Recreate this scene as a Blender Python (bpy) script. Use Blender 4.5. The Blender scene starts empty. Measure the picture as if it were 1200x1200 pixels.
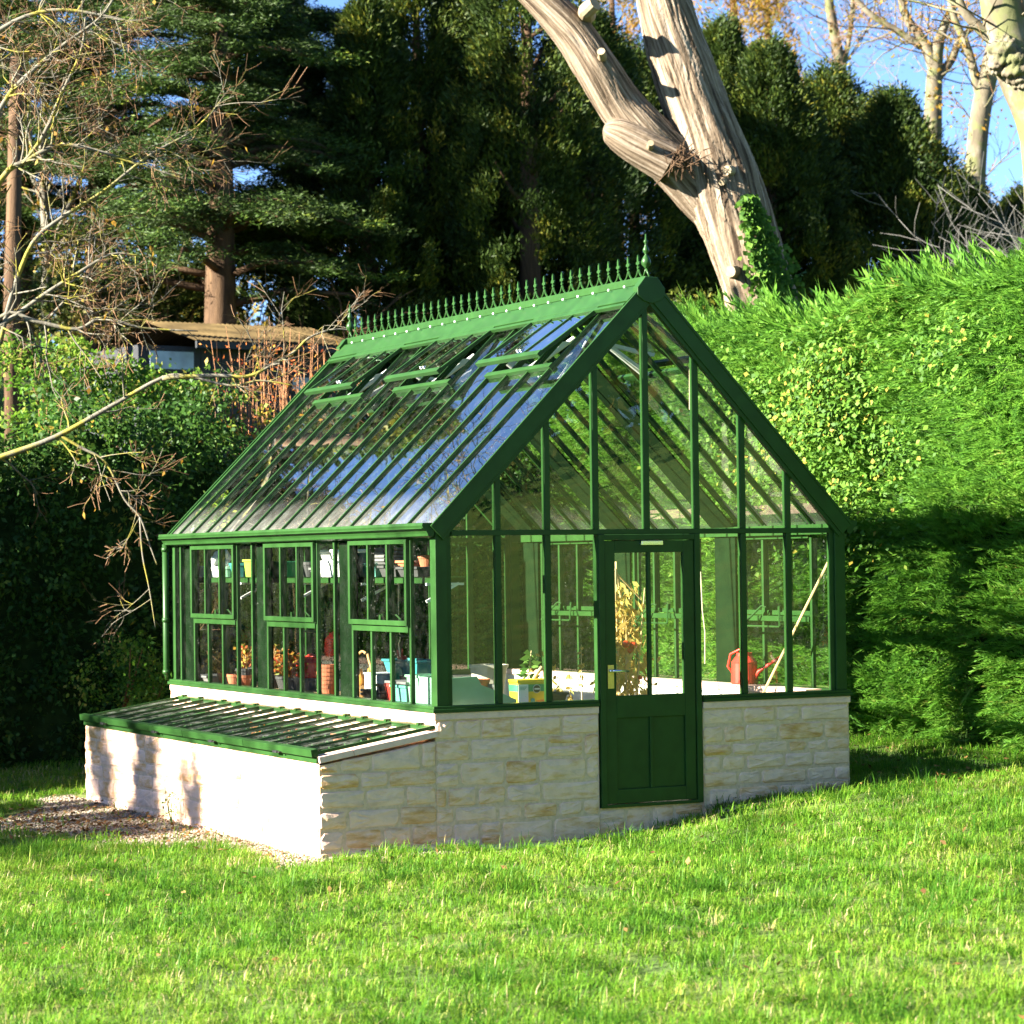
import bpy, math, random
import numpy as np
from mathutils import Vector, Matrix

random.seed(7)
rng = np.random.default_rng(11)
R = math.radians
scene = bpy.context.scene
COL = scene.collection

# ------------------------------------------------------------------ camera
CAM = np.array([-8.3504, -17.8522, 1.1485])
YAW, PIT, ROL, FPX = .4681, .0188, -.0131, 3038.1
FW = np.array([math.sin(YAW)*math.cos(PIT), math.cos(YAW)*math.cos(PIT), math.sin(PIT)])
_r0 = np.array([math.cos(YAW), -math.sin(YAW), 0.]); _u0 = np.cross(_r0, FW)
RT = _r0*math.cos(ROL)+_u0*math.sin(ROL); UP = -_r0*math.sin(ROL)+_u0*math.cos(ROL)
def ray(x, y): return FW+(x-600)/FPX*RT+(600-y)/FPX*UP
def atd(x, y, d): return CAM+ray(x, y)*d
def on(x, y, axis, val):
    v = ray(x, y); return CAM+v*((val-CAM[axis])/v[axis])
cam_d = bpy.data.cameras.new('camera'); cam = bpy.data.objects.new('camera', cam_d); COL.objects.link(cam)
cam.matrix_world = Matrix(((RT[0], UP[0], -FW[0], CAM[0]), (RT[1], UP[1], -FW[1], CAM[1]), (RT[2], UP[2], -FW[2], CAM[2]), (0, 0, 0, 1)))
cam_d.sensor_width = 36; cam_d.lens = FPX/1200*36
cam_d.clip_start = .5; cam_d.clip_end = 2000
cam_d.dof.use_dof = True; cam_d.dof.focus_distance = 20.5; cam_d.dof.aperture_fstop = 3.6
scene.camera = cam

# ------------------------------------------------------------------ light
SUN_EL, SUN_AZ = R(24), R(6)          # the sun stands on the -X side, a few degrees behind the gable plane
TS = Vector((-math.cos(SUN_EL)*math.cos(SUN_AZ), math.cos(SUN_EL)*math.sin(SUN_AZ), math.sin(SUN_EL)))
world = bpy.data.worlds.new('World'); scene.world = world; world.use_nodes = True
nt = world.node_tree; bg = nt.nodes['Background']
sky = nt.nodes.new('ShaderNodeTexSky'); sky.sky_type = 'NISHITA'; sky.sun_disc = False
sky.sun_elevation = SUN_EL; sky.sun_rotation = math.atan2(TS.x, TS.y); sky.air_density = .5; sky.dust_density = .1; sky.ozone_density = 4.
nt.links.new(sky.outputs[0], bg.inputs[0]); bg.inputs[1].default_value = .05
sd = bpy.data.lights.new('sun', 'SUN'); sd.energy = 5.0; sd.angle = R(.5); sd.color = (1, .93, .8)
so = bpy.data.objects.new('sun', sd); COL.objects.link(so); so.rotation_euler = (-TS).to_track_quat('-Z', 'Y').to_euler(); so.location = (-20, 0, 20)
scene.view_settings.view_transform = 'Standard'; scene.view_settings.look = 'None'
scene.view_settings.exposure = 3.0; scene.view_settings.gamma = 1
scene.cycles.max_bounces = 10; scene.cycles.transparent_max_bounces = 24
scene.cycles.diffuse_bounces = 3; scene.cycles.glossy_bounces = 4; scene.cycles.caustics_reflective = False; scene.cycles.caustics_refractive = False

# ------------------------------------------------------------------ materials
def N(t, kind, **kw):
    n = t.nodes.new(kind)
    for k, v in kw.items():
        if k in n.inputs: n.inputs[k].default_value = v
        else: setattr(n, k, v)
    return n
def ramp(t, fac, stops):
    r = t.nodes.new('ShaderNodeValToRGB'); e = r.color_ramp.elements
    e[0].position, e[0].color = stops[0][0], (*stops[0][1], 1)
    e[1].position, e[1].color = stops[-1][0], (*stops[-1][1], 1)
    for p, c in stops[1:-1]:
        q = e.new(p); q.color = (*c, 1)
    t.links.new(fac, r.inputs[0]); return r
def new_mat(name):
    m = bpy.data.materials.new(name); m.use_nodes = True
    t = m.node_tree; return m, t, t.nodes['Principled BSDF'], t.nodes['Material Output']
def paint(name, c, rough=.5, var=.12, scale=14., bump=0., spec=.5, metal=0.):
    m, t, p, o = new_mat(name)
    tc = N(t, 'ShaderNodeTexCoord'); nz = N(t, 'ShaderNodeTexNoise', Scale=scale, Detail=5.)
    t.links.new(tc.outputs['Object'], nz.inputs['Vector'])
    lo = tuple(x*(1-var) for x in c); hi = tuple(min(1, x*(1+var)) for x in c)
    r = ramp(t, nz.outputs['Fac'], [(.3, lo), (.7, hi)])
    t.links.new(r.outputs[0], p.inputs['Base Color'])
    p.inputs['Roughness'].default_value = rough; p.inputs['Specular IOR Level'].default_value = spec; p.inputs['Metallic'].default_value = metal
    if bump:
        b = N(t, 'ShaderNodeBump', Strength=bump, Distance=.02)
        t.links.new(nz.outputs['Fac'], b.inputs['Height']); t.links.new(b.outputs[0], p.inputs['Normal'])
    return m
def leafy(name, stops, trans=.3, rough=.55, tint=1.25):
    """leaf material: the per-leaf random number 'rnd' picks the leaf's own hue"""
    m, t, p, o = new_mat(name)
    a = N(t, 'ShaderNodeAttribute', attribute_name='rnd')
    r = ramp(t, a.outputs['Fac'], stops)
    t.links.new(r.outputs[0], p.inputs['Base Color']); p.inputs['Roughness'].default_value = rough
    p.inputs['Specular IOR Level'].default_value = .15
    if trans:
        tr = N(t, 'ShaderNodeBsdfTranslucent'); mx = N(t, 'ShaderNodeMixShader'); mx.inputs[0].default_value = trans
        hs = N(t, 'ShaderNodeHueSaturation', Value=tint, Saturation=1.0)
        t.links.new(r.outputs[0], hs.inputs['Color']); t.links.new(hs.outputs[0], tr.inputs[0])
        t.links.new(p.outputs[0], mx.inputs[1]); t.links.new(tr.outputs[0], mx.inputs[2]); t.links.new(mx.outputs[0], o.inputs[0])
    return m
def glass(name, tint=(.93, .97, .94), dirt=.04, boost=1.8, streak=.0, drips=False):
    m, t, p, o = new_mat(name); L = t.links
    geo = N(t, 'ShaderNodeNewGeometry')
    dot = N(t, 'ShaderNodeVectorMath', operation='DOT_PRODUCT'); L.new(geo.outputs['Incoming'], dot.inputs[0]); L.new(geo.outputs['Normal'], dot.inputs[1])
    ab = N(t, 'ShaderNodeMath', operation='ABSOLUTE'); L.new(dot.outputs['Value'], ab.inputs[0])
    inv = N(t, 'ShaderNodeMath', operation='SUBTRACT'); inv.inputs[0].default_value = 1; L.new(ab.outputs[0], inv.inputs[1])
    pw = N(t, 'ShaderNodeMath', operation='POWER'); L.new(inv.outputs[0], pw.inputs[0]); pw.inputs[1].default_value = 5
    ml = N(t, 'ShaderNodeMath', operation='MULTIPLY_ADD'); L.new(pw.outputs[0], ml.inputs[0]); ml.inputs[1].default_value = .96*boost; ml.inputs[2].default_value = .04*boost; ml.use_clamp = True
    tb = N(t, 'ShaderNodeBsdfTransparent'); tb.inputs[0].default_value = (*tint, 1)
    gl = N(t, 'ShaderNodeBsdfGlossy'); gl.inputs['Roughness'].default_value = .0; gl.inputs[0].default_value = (1, 1, 1, 1)
    tc = N(t, 'ShaderNodeTexCoord')
    wv = N(t, 'ShaderNodeTexNoise', Scale=1.6, Detail=2.); L.new(tc.outputs['Object'], wv.inputs['Vector'])
    bp = N(t, 'ShaderNodeBump', Strength=.02, Distance=.05); L.new(wv.outputs['Fac'], bp.inputs['Height']); L.new(bp.outputs[0], gl.inputs['Normal'])
    mx = N(t, 'ShaderNodeMixShader'); L.new(ml.outputs[0], mx.inputs[0]); L.new(tb.outputs[0], mx.inputs[1]); L.new(gl.outputs[0], mx.inputs[2])
    # dust and dried drops on the pane
    n1 = N(t, 'ShaderNodeTexNoise', Scale=9., Detail=6., Roughness=.7); L.new(tc.outputs['Object'], n1.inputs['Vector'])
    r1 = ramp(t, n1.outputs['Fac'], [(.45, (0, 0, 0)), (.75, (1, 1, 1))])
    n2 = N(t, 'ShaderNodeTexVoronoi', Scale=34.); L.new(tc.outputs['Object'], n2.inputs['Vector'])
    r2 = ramp(t, n2.outputs['Distance'], [(.05, (1, 1, 1)), (.11, (0, 0, 0))])
    n3 = N(t, 'ShaderNodeTexNoise', Scale=4., Detail=2.); L.new(tc.outputs['Object'], n3.inputs['Vector'])
    r3 = ramp(t, n3.outputs['Fac'], [(.5, (0, 0, 0)), (.62, (.5, .5, .5))])
    m2 = N(t, 'ShaderNodeMath', operation='MULTIPLY'); L.new(r2.outputs[0], m2.inputs[0]); L.new(r3.outputs[0], m2.inputs[1])
    ad = N(t, 'ShaderNodeMath', operation='MULTIPLY_ADD'); L.new(r1.outputs[0], ad.inputs[0]); ad.inputs[1].default_value = dirt; L.new(m2.outputs[0], ad.inputs[2])
    fac = ad
    if streak:                                    # lime scale gathers near the lower edge of the roof panes
        sp = N(t, 'ShaderNodeSeparateXYZ'); L.new(tc.outputs['Object'], sp.inputs[0])
        mr = N(t, 'ShaderNodeMapRange'); L.new(sp.outputs['Z'], mr.inputs[0]); mr.inputs[1].default_value = 1.42; mr.inputs[2].default_value = 1.72; mr.inputs[3].default_value = streak; mr.inputs[4].default_value = 0.
        pq = N(t, 'ShaderNodeMath', operation='MULTIPLY'); L.new(mr.outputs[0], pq.inputs[0]); L.new(n1.outputs['Fac'], pq.inputs[1])
        a2 = N(t, 'ShaderNodeMath', operation='ADD'); L.new(fac.outputs[0], a2.inputs[0]); L.new(pq.outputs[0], a2.inputs[1]); fac = a2
    fac.use_clamp = True
    df = N(t, 'ShaderNodeBsdfDiffuse'); df.inputs[0].default_value = (.55, .56, .5, 1)
    m3 = N(t, 'ShaderNodeMixShader'); L.new(fac.outputs[0], m3.inputs[0]); L.new(mx.outputs[0], m3.inputs[1]); L.new(df.outputs[0], m3.inputs[2])
    L.new(m3.outputs[0], o.inputs[0]); return m
def stone_mat(name, stops, nscale=9., bump=.6):
    m, t, p, o = new_mat(name); L = t.links
    a = N(t, 'ShaderNodeAttribute', attribute_name='rnd')
    tc = N(t, 'ShaderNodeTexCoord')
    n = N(t, 'ShaderNodeTexNoise', Scale=nscale, Detail=8., Roughness=.65); L.new(tc.outputs['Object'], n.inputs['Vector'])
    mp = N(t, 'ShaderNodeMapping'); mp.inputs['Scale'].default_value = (1, 1, 3.5); L.new(tc.outputs['Object'], mp.inputs[0])
    n2 = N(t, 'ShaderNodeTexNoise', Scale=4.5, Detail=6., Roughness=.6); L.new(mp.outputs[0], n2.inputs['Vector'])
    ad = N(t, 'ShaderNodeMath', operation='MULTIPLY_ADD'); L.new(n2.outputs['Fac'], ad.inputs[0]); ad.inputs[1].default_value = 1.9
    s = N(t, 'ShaderNodeMath', operation='MULTIPLY_ADD'); L.new(a.outputs['Fac'], s.inputs[0]); s.inputs[1].default_value = .5; s.inputs[2].default_value = -.72; L.new(s.outputs[0], ad.inputs[2])
    r = ramp(t, ad.outputs[0], stops)
    hs = N(t, 'ShaderNodeMixRGB', blend_type='MULTIPLY'); hs.inputs[0].default_value = .45
    r2 = ramp(t, n.outputs['Fac'], [(.3, (.7, .68, .64)), (.6, (1.06, 1.05, 1.03))])
    L.new(r.outputs[0], hs.inputs[1]); L.new(r2.outputs[0], hs.inputs[2]); L.new(hs.outputs[0], p.inputs['Base Color'])
    p.inputs['Roughness'].default_value = .9; p.inputs['Specular IOR Level'].default_value = .2
    b = N(t, 'ShaderNodeBump', Strength=bump, Distance=.02); L.new(n.outputs['Fac'], b.inputs['Height']); L.new(b.outputs[0], p.inputs['Normal'])
    return m
def bark_mat(name, c1, c2, c3, scale=6., zs=.15, bump=.9, lich=None, attr=None):
    m, t, p, o = new_mat(name); L = t.links
    tc = N(t, 'ShaderNodeTexCoord'); mp = N(t, 'ShaderNodeMapping'); mp.inputs['Scale'].default_value = (1, 1, zs); L.new(N(t, 'ShaderNodeAttribute', attribute_name=attr).outputs['Vector'] if attr else tc.outputs['Object'], mp.inputs[0])
    n = N(t, 'ShaderNodeTexNoise', Scale=scale, Detail=8., Roughness=.7, Distortion=.6); L.new(mp.outputs[0], n.inputs['Vector'])
    r = ramp(t, n.outputs['Fac'], [(.38, c1), (.5, c2), (.64, c3)] if attr else [(.3, c1), (.5, c2), (.72, c3)])
    out = r.outputs[0]
    if lich:
        n2 = N(t, 'ShaderNodeTexNoise', Scale=3.5, Detail=4.); L.new(tc.outputs['Object'], n2.inputs['Vector'])
        rr = ramp(t, n2.outputs['Fac'], [(.5, (0, 0, 0)), (.6, (1, 1, 1))])
        mx = N(t, 'ShaderNodeMixRGB'); L.new(rr.outputs[0], mx.inputs[0]); L.new(out, mx.inputs[1]); mx.inputs[2].default_value = (*lich, 1); out = mx.outputs[0]
    L.new(out, p.inputs['Base Color']); p.inputs['Roughness'].default_value = .9; p.inputs['Specular IOR Level'].default_value = .15
    b = N(t, 'ShaderNodeBump', Strength=bump, Distance=.03); L.new(n.outputs['Fac'], b.inputs['Height']); L.new(b.outputs[0], p.inputs['Normal'])
    return m

M = {}
M['green'] = paint('green_powder_coat', (0.01584, 0.05452, 0.0109), .42, .16, 7, 0, .25)
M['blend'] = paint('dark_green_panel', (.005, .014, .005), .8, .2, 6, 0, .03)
M['pane'] = glass('pane_glass', (.94, .965, .93), .014, 1.25)
M['roofglass'] = glass('roof_glass', (.86, .9, .84), .02, 2.9, .25)
M['roofglass_far'] = glass('roof_glass_far_slope', (.84, .9, .82), .012, 1.9, .15)
M['frameglass'] = glass('frame_glass', (.9, .95, .9), .2, 2.0)
M['stone'] = stone_mat('walling_stone', [(.0, (0.624, 0.3268, 0.1152)), (.22, (0.7696, 0.4558, 0.2496)), (.42, (0.8736, 0.5762, 0.4128)), (.7, (0.8632, 0.5848, 0.4608)), (1., (0.6656, 0.4558, 0.384))])
M['mortar'] = paint('lime_mortar', (0.7072, 0.4872, 0.3456), .95, .14, 30, .5, .1)
M['cast'] = paint('cast_stone', (0.8031, 0.5325, 0.4446), .85, .08, 22, .25, .2)
M['render_wall'] = paint('white_render', (.62, .6, .54), .9, .07, 8, .2, .2)
M['brass'] = paint('brass', (.62, .48, .16), .35, .08, 20, 0, .5, .7)
M['chrome'] = paint('chrome', (.7, .72, .74), .2, .05, 20, 0, .5, .9)
M['alu'] = paint('white_aluminium', (.72, .73, .72), .35, .05, 20)
M['black'] = paint('black_plastic', (.015, .016, .017), .5, .2, 15)
M['wood'] = paint('bench_wood', (.3, .21, .12), .7, .25, 9, .2)
M['terra'] = paint('terracotta', (0.4, 0.128, 0.056), .8, .18, 12, .2)
M['red'] = paint('red_plastic', (.55, .03, .02), .4, .1, 10)
M['teal'] = paint('teal_plastic', (.1, .33, .27), .45, .1, 10)
M['bluegreen'] = paint('blue_green_plastic', (.03, .2, .2), .45, .1, 10)
M['mint'] = paint('pale_green_plastic', (.2, .42, .26), .5, .08, 10)
M['midgreen'] = paint('green_plastic', (.05, .3, .13), .45, .1, 10)
M['lime'] = paint('lime_plastic', (.3, .5, .05), .45, .1, 10)
M['white'] = paint('white_plastic', (.75, .75, .72), .45, .05, 10)
M['grey'] = paint('grey_plastic', (.13, .13, .13), .6, .15, 10)
M['dgrey'] = paint('charcoal_plastic', (.045, .045, .045), .6, .2, 10)
M['yellow'] = paint('yellow_plastic', (.72, .52, .03), .4, .06, 10)
M['orange'] = paint('orange_print', (.75, .22, .03), .45, .1, 20)
M['cane'] = paint('bamboo', (.55, .4, .2), .6, .15, 10)
M['straw'] = paint('wicker', (.5, .3, .11), .7, .25, 40, .4)
M['squash'] = paint('orange_skin', (.62, .28, .05), .45, .2, 14)
M['tomato'] = paint('tomato_skin', (.6, .05, .015), .3, .15, 14)
M['clear'] = paint('cloudy_plastic', (.4, .38, .3), .4, .2, 12)
M['soil'] = paint('soil', (0.054, 0.0495, 0.039), .95, .5, 14, .6, .1)
M['paving'] = paint('paving', (.32, .3, .26), .9, .2, 5, .3, .2)
M['string'] = paint('string', (.6, .5, .35), .8, .1, 10)

# ------------------------------------------------------------------ object helpers
def tag(o, label=None, cat=None, group=None, kind=None):
    if label: o['label'] = label
    if cat: o['category'] = cat
    if group: o['group'] = group
    if kind: o['kind'] = kind
    return o
def thing(name, loc, label, cat, group=None):
    o = bpy.data.objects.new(name, None); COL.objects.link(o); o.location = Vector(loc); o.empty_display_size = .2
    return tag(o, label, cat, group)
def link(name, me, mat, parent=None):
    o = bpy.data.objects.new(name, me); COL.objects.link(o)
    for m in (mat if isinstance(mat, (list, tuple)) else [mat]): me.materials.append(m)
    if parent is not None: o.parent = parent
    return o
def origin(o):
    v = Vector((0, 0, 0))
    while o is not None: v = v+o.location; o = o.parent
    return np.array(v)
class MB:
    """collects shapes in world coordinates and links them as ONE mesh object"""
    def __init__(s): s.v = []; s.f = []; s.mi = []; s.rnd = []; s.m = 0; s.r = .5
    def add(s, vs, fs):
        b = len(s.v); s.v += [tuple(map(float, p)) for p in vs]
        for f in fs: s.f.append(tuple(b+i for i in f)); s.mi.append(s.m); s.rnd.append(s.r)
    def box(s, x0, x1, y0, y1, z0, z1):
        s.add([(x0, y0, z0), (x1, y0, z0), (x1, y1, z0), (x0, y1, z0), (x0, y0, z1), (x1, y0, z1), (x1, y1, z1), (x0, y1, z1)],
              [(0, 3, 2, 1), (4, 5, 6, 7), (0, 1, 5, 4), (1, 2, 6, 5), (2, 3, 7, 6), (3, 0, 4, 7)]); return s
    def beam(s, p0, p1, w, h, up=(0, 0, 1)):
        p0 = np.array(p0, float); p1 = np.array(p1, float); d = p1-p0; d /= np.linalg.norm(d)
        u = np.array(up, float); a = np.cross(d, u); a /= np.linalg.norm(a)+1e-9; b = np.cross(a, d)
        vs = [p+a*x+b*y for p in (p0, p1) for x, y in ((-w/2, -h/2), (w/2, -h/2), (w/2, h/2), (-w/2, h/2))]
        s.add(vs, [(3, 2, 1, 0), (4, 5, 6, 7), (0, 1, 5, 4), (1, 2, 6, 5), (2, 3, 7, 6), (3, 0, 4, 7)]); return s
    def prism(s, pts, axis, a0, a1):
        """polygon pts (2D, the other two axes in order) extruded along axis"""
        n = len(pts); vs = []
        for a in (a0, a1):
            for p in pts:
                q = [0, 0, 0]; o = [i for i in range(3) if i != axis]; q[o[0]], q[o[1]] = p; q[axis] = a; vs.append(q)
        s.add(vs, [tuple(range(n))[::-1], tuple(range(n, 2*n))]+[(i, (i+1) % n, n+(i+1) % n, n+i) for i in range(n)]); return s
    def tube(s, pts, rad, n=6, caps=True):
        pts = [np.array(p, float) for p in pts]
        if not hasattr(rad, '__len__'): rad = [rad]*len(pts)
        base = len(s.v); ref = None
        for i, p in enumerate(pts):
            t = pts[min(i+1, len(pts)-1)]-pts[max(i-1, 0)]; t /= np.linalg.norm(t)+1e-9
            if ref is None:
                ref = np.cross(t, (0, 0, 1) if abs(t[2]) < .9 else (1, 0, 0))
            a = ref-t*np.dot(ref, t); a /= np.linalg.norm(a)+1e-9; ref = a; b = np.cross(t, a)
            for k in range(n):
                an = 2*math.pi*k/n; s.v.append(tuple(p+(a*math.cos(an)+b*math.sin(an))*rad[i]))
        for i in range(len(pts)-1):
            for k in range(n):
                q = base+i*n; s.f.append((q+k, q+(k+1) % n, q+n+(k+1) % n, q+n+k)); s.mi.append(s.m); s.rnd.append(s.r)
        if caps:
            for f in (tuple(base+k for k in range(n))[::-1], tuple(base+(len(pts)-1)*n+k for k in range(n))):
                s.f.append(f); s.mi.append(s.m); s.rnd.append(s.r)
        return s
    def lathe(s, c, prof, n=20, sx=1, sy=1):
        """profile of (radius, height) turned about the upright axis through c; open ends are capped"""
        c = np.array(c, float); base = len(s.v); k = len(prof)
        for r_, z in prof:
            for i in range(n):
                a = 2*math.pi*i/n; s.v.append((c[0]+r_*math.cos(a)*sx, c[1]+r_*math.sin(a)*sy, c[2]+z))
        for j in range(k-1):
            for i in range(n):
                s.f.append((base+j*n+i, base+j*n+(i+1) % n, base+(j+1)*n+(i+1) % n, base+(j+1)*n+i)); s.mi.append(s.m); s.rnd.append(s.r)
        for j, rev in ((0, True), (k-1, False)):
            f = tuple(base+j*n+i for i in range(n)); s.f.append(f[::-1] if rev else f); s.mi.append(s.m); s.rnd.append(s.r)
        return s
    def ball(s, c, r_, n=10, sz=1.):
        return s.lathe(c, [(r_*math.sin(math.pi*(j+.02)/(n-.96)), -r_*sz*math.cos(math.pi*(j+.02)/(n-.96))) for j in range(n)], n+2)
    def build(s, name, mat, parent=None, smooth=False, bevel=0.):
        off = origin(parent) if parent is not None else np.zeros(3)
        me = bpy.data.meshes.new(name); me.from_pydata([tuple(np.array(p)-off) for p in s.v], [], s.f); me.update()
        me.polygons.foreach_set('material_index', s.mi)
        if smooth: me.polygons.foreach_set('use_smooth', [True]*len(s.f))
        at = me.attributes.new('rnd', 'FLOAT', 'FACE'); at.data.foreach_set('value', s.rnd)
        o = link(name, me, mat, parent)
        if bevel:
            b = o.modifiers.new('bevel', 'BEVEL'); b.width = bevel; b.segments = 2; b.limit_method = 'ANGLE'; b.angle_limit = R(40)
        return o
def fast_mesh(name, V, F, rnd, mat, parent=None, mi=None):
    """numpy arrays of vertices (n,3) and quads (m,4) to one mesh; rnd: one random number per face"""
    off = origin(parent) if parent is not None else np.zeros(3)
    V = (V-off).astype(np.float32); F = F.astype(np.int32); k = F.shape[1]
    me = bpy.data.meshes.new(name); me.vertices.add(len(V)); me.vertices.foreach_set('co', V.ravel())
    me.loops.add(F.size); me.loops.foreach_set('vertex_index', F.ravel())
    me.polygons.add(len(F)); me.polygons.foreach_set('loop_start', np.arange(0, F.size, k, dtype=np.int32))
    if mi is not None: me.polygons.foreach_set('material_index', mi.astype(np.int32))
    at = me.attributes.new('rnd', 'FLOAT', 'FACE'); at.data.foreach_set('value', rnd.astype(np.float32))
    me.update(calc_edges=True)
    return link(name, me, mat, parent)
def unit(a): return a/(np.linalg.norm(a, axis=-1, keepdims=True)+1e-9)
def randdir(n): return unit(rng.normal(size=(n, 3)))
def kites(c, d, ln, wd, nrm=None):
    """leaf shaped quads: base c, long axis d (unit), length ln, width wd"""
    n = len(c); q = randdir(n) if nrm is None else nrm
    s = unit(np.cross(d, q)); up = np.cross(s, d)
    ln = np.broadcast_to(ln, (n,))[:, None]; wd = np.broadcast_to(wd, (n,))[:, None]
    V = np.stack([c, c+d*ln*.45+s*wd*.5+up*wd*.12, c+d*ln, c+d*ln*.45-s*wd*.5+up*wd*.12], 1).reshape(-1, 3)
    return V, np.arange(n*4).reshape(-1, 4)
def cat_vf(parts):
    Vs, Fs, b = [], [], 0
    for V, F in parts: Vs.append(V); Fs.append(F+b); b += len(V)
    return np.concatenate(Vs), np.concatenate(Fs)

# ------------------------------------------------------------------ terrain
def sstep(a, b, x):
    t = np.clip((x-a)/(b-a), 0, 1); return t*t*(3-2*t)
def hgt(x, y):
    x = np.asarray(x, float); y = np.asarray(y, float)
    h = -.985+.055*np.clip(x, -5, 7)
    h = h+.05*np.exp(-((y+1.3)/1.0)**2)*sstep(2., 3.6, x)-.15*np.exp(-((x-1.2)/1.25)**2)*np.exp(-((y+.4)/2.6)**2)
    h = h+.025*np.sin(x*1.3+y*.7)*np.sin(y*.9-x*.4)*sstep(-.6, -2.5, y)
    yy = np.maximum(y, 9.8+(x-7.5)*.9*(x > 7.5))
    return h+5.2*sstep(10, 26, yy)+4.*sstep(26, 120, yy)

# ================================================================== GREENHOUSE
W, LN, EAVE, XR, ZR = 3.76, 6.01, 1.42, 1.915, 3.30
gh = thing('greenhouse', (0, 0, 0), 'green framed Victorian greenhouse with steep glass roof on a pale stone plinth', 'greenhouse')
BARS = [.0887+.3774*k for k in range(16)]
DX = [1.88-.46-.864, 1.88-.46-.432, 1.88-.46, 1.88, 1.88+.46, 1.88+.46+.432, 1.88+.46+.864]

def stone_face(mb, p0, ux, length, zlo, ztop, nrm, seed, jut=.012, rows=None, smin=.16, smax=.46):
    """coursed rubble: separate raised stones with sunk joints on a wall face; zlo and ztop are functions of the distance along the wall"""
    rg = random.Random(seed); p0 = np.array(p0, float); ux = np.array(ux, float); nrm = np.array(nrm, float)
    z = -1.35; zmax = max(ztop(0), ztop(length))
    courses = []
    while z < zmax:
        h = rg.choice([.1, .125, .15, .17, .19]); courses.append((z, min(z+h, zmax))); z += h
        if zmax-z < .07: courses[-1] = (courses[-1][0], zmax); break
    for za, zb in courses:
        x = -rg.uniform(0, .2)
        while x < length:
            l = rg.uniform(smin, smax)*(1 if zb-za > .12 else .85); x0, x1 = max(0, x), min(length, x+l); x += l
            if length-x < .09: x1 = length; x = length+1
            if x1-x0 < .05: continue
            subs = [(za, zb)]
            if zb-za > .16 and rg.random() < .35 and x1-x0 < .35: mid = za+(zb-za)*rg.uniform(.42, .58); subs = [(za, mid), (mid, zb)]
            for a, b in subs:
                g = .008; xs = [x0+g*(x0 > 0), x1-g*(x1 < length)]
                t0, t1 = min(b-g, ztop(xs[0])), min(b-g, ztop(xs[1])); b0 = a+g
                if max(t0, t1)-b0 < .03: continue
                t0 = max(t0, b0+.005); t1 = max(t1, b0+.005)
                j = jut*rg.uniform(.45, 1.25); w = lambda: rg.uniform(-.007, .007)
                c4 = [(xs[0]+w()*.6, b0+w()), (xs[1]+w()*.6, b0+w()), (xs[1]+w()*.6, t1+w()), (xs[0]+w()*.6, t0+w())]
                mx_, mz_ = sum(q[0] for q in c4)/4, sum(q[1] for q in c4)/4; o = []
                for ci in range(4):            # every corner is knocked off a little, every edge bows a little
                    q, pv, nx_ = c4[ci], c4[ci-1], c4[(ci+1) % 4]
                    for other, first in ((pv, True), (nx_, False)):
                        L_ = math.hypot(other[0]-q[0], other[1]-q[1]); f_ = min(.3, rg.uniform(.006, .026)/max(L_, .01)); o.append((q[0]+(other[0]-q[0])*f_, q[1]+(other[1]-q[1])*f_))
                    L_ = math.hypot(nx_[0]-q[0], nx_[1]-q[1])
                    if L_ > .12:
                        m2 = rg.uniform(.35, .65); o.append((q[0]+(nx_[0]-q[0])*m2+w()*.6, q[1]+(nx_[1]-q[1])*m2+w()*.6))
                shr = lambda q, e: (q[0]+(mx_-q[0])*min(.45, e/(abs(mx_-q[0])+1e-3))*(abs(mx_-q[0]) > .02), q[1]+(mz_-q[1])*min(.45, e/(abs(mz_-q[1])+1e-3))*(abs(mz_-q[1]) > .01))
                i_ = [shr(q, rg.uniform(.008, .016)) for q in o]; no = len(o)
                P = lambda q, d: p0+ux*q[0]+np.array((0, 0, q[1]))+nrm*d
                mb.r = rg.random()
                core = [(mx_+(q[0]-mx_)*.55, mz_+(q[1]-mz_)*.5) for q in i_]
                vs = [P(q, -.004) for q in o]+[P(q, j*.75+rg.uniform(-.003, .003)) for q in i_]+[P(q, j+rg.uniform(-.003, .007)) for q in core]+[P((mx_, mz_), j+rg.uniform(.0, .006))]
                fs = [(k, (k+1) % no, no+(k+1) % no, no+k) for k in range(no)]+[(no+k, no+(k+1) % no, 2*no+(k+1) % no, 2*no+k) for k in range(no)]+[(2*no+k, 2*no+(k+1) % no, 3*no) for k in range(no)]
                if np.dot(np.cross(ux, (0, 0, 1)), nrm) < 0: fs = [f[::-1] for f in fs]
                mb.add(vs, fs)
def wall(name, parent, boxes, faces):
    mb = MB(); mb.m = 1
    for b in boxes: mb.box(*b)
    mb.m = 0
    for a in faces: stone_face(mb, *a)
    return mb.build(name, [M['stone'], M['mortar']], parent)
flat = lambda z: (lambda s: z)
CT = -.055                                            # underside of the cast stone coping
XD0, XD1 = 1.885-.475, 1.885+.475                     # door opening
wall('stone_plinth', gh, [(0, XD0, 0, .22, -1.4, CT), (XD1, W, 0, .22, -1.4, CT), (XD0, XD1, .01, .22, -1.4, -.80),
                          (W-.22, W, .22, LN, -1.4, CT), (0, .22, .22, LN, -1.4, CT), (.22, W-.22, LN-.22, LN, -1.4, CT)],
     [((0, 0, 0), (1, 0, 0), XD0, None, flat(CT), (0, -1, 0), 3), ((XD1, 0, 0), (1, 0, 0), W-XD1, None, flat(CT), (0, -1, 0), 9),
      ((XD0, .01, 0), (1, 0, 0), XD1-XD0, None, flat(-.805), (0, -1, 0), 5, .006), ((W, 0, 0), (0, 1, 0), LN, None, flat(CT), (1, 0, 0), 6),
      ((0, 0, 0), (0, 1, 0), LN, None, flat(CT), (-1, 0, 0), 8)])
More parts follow.
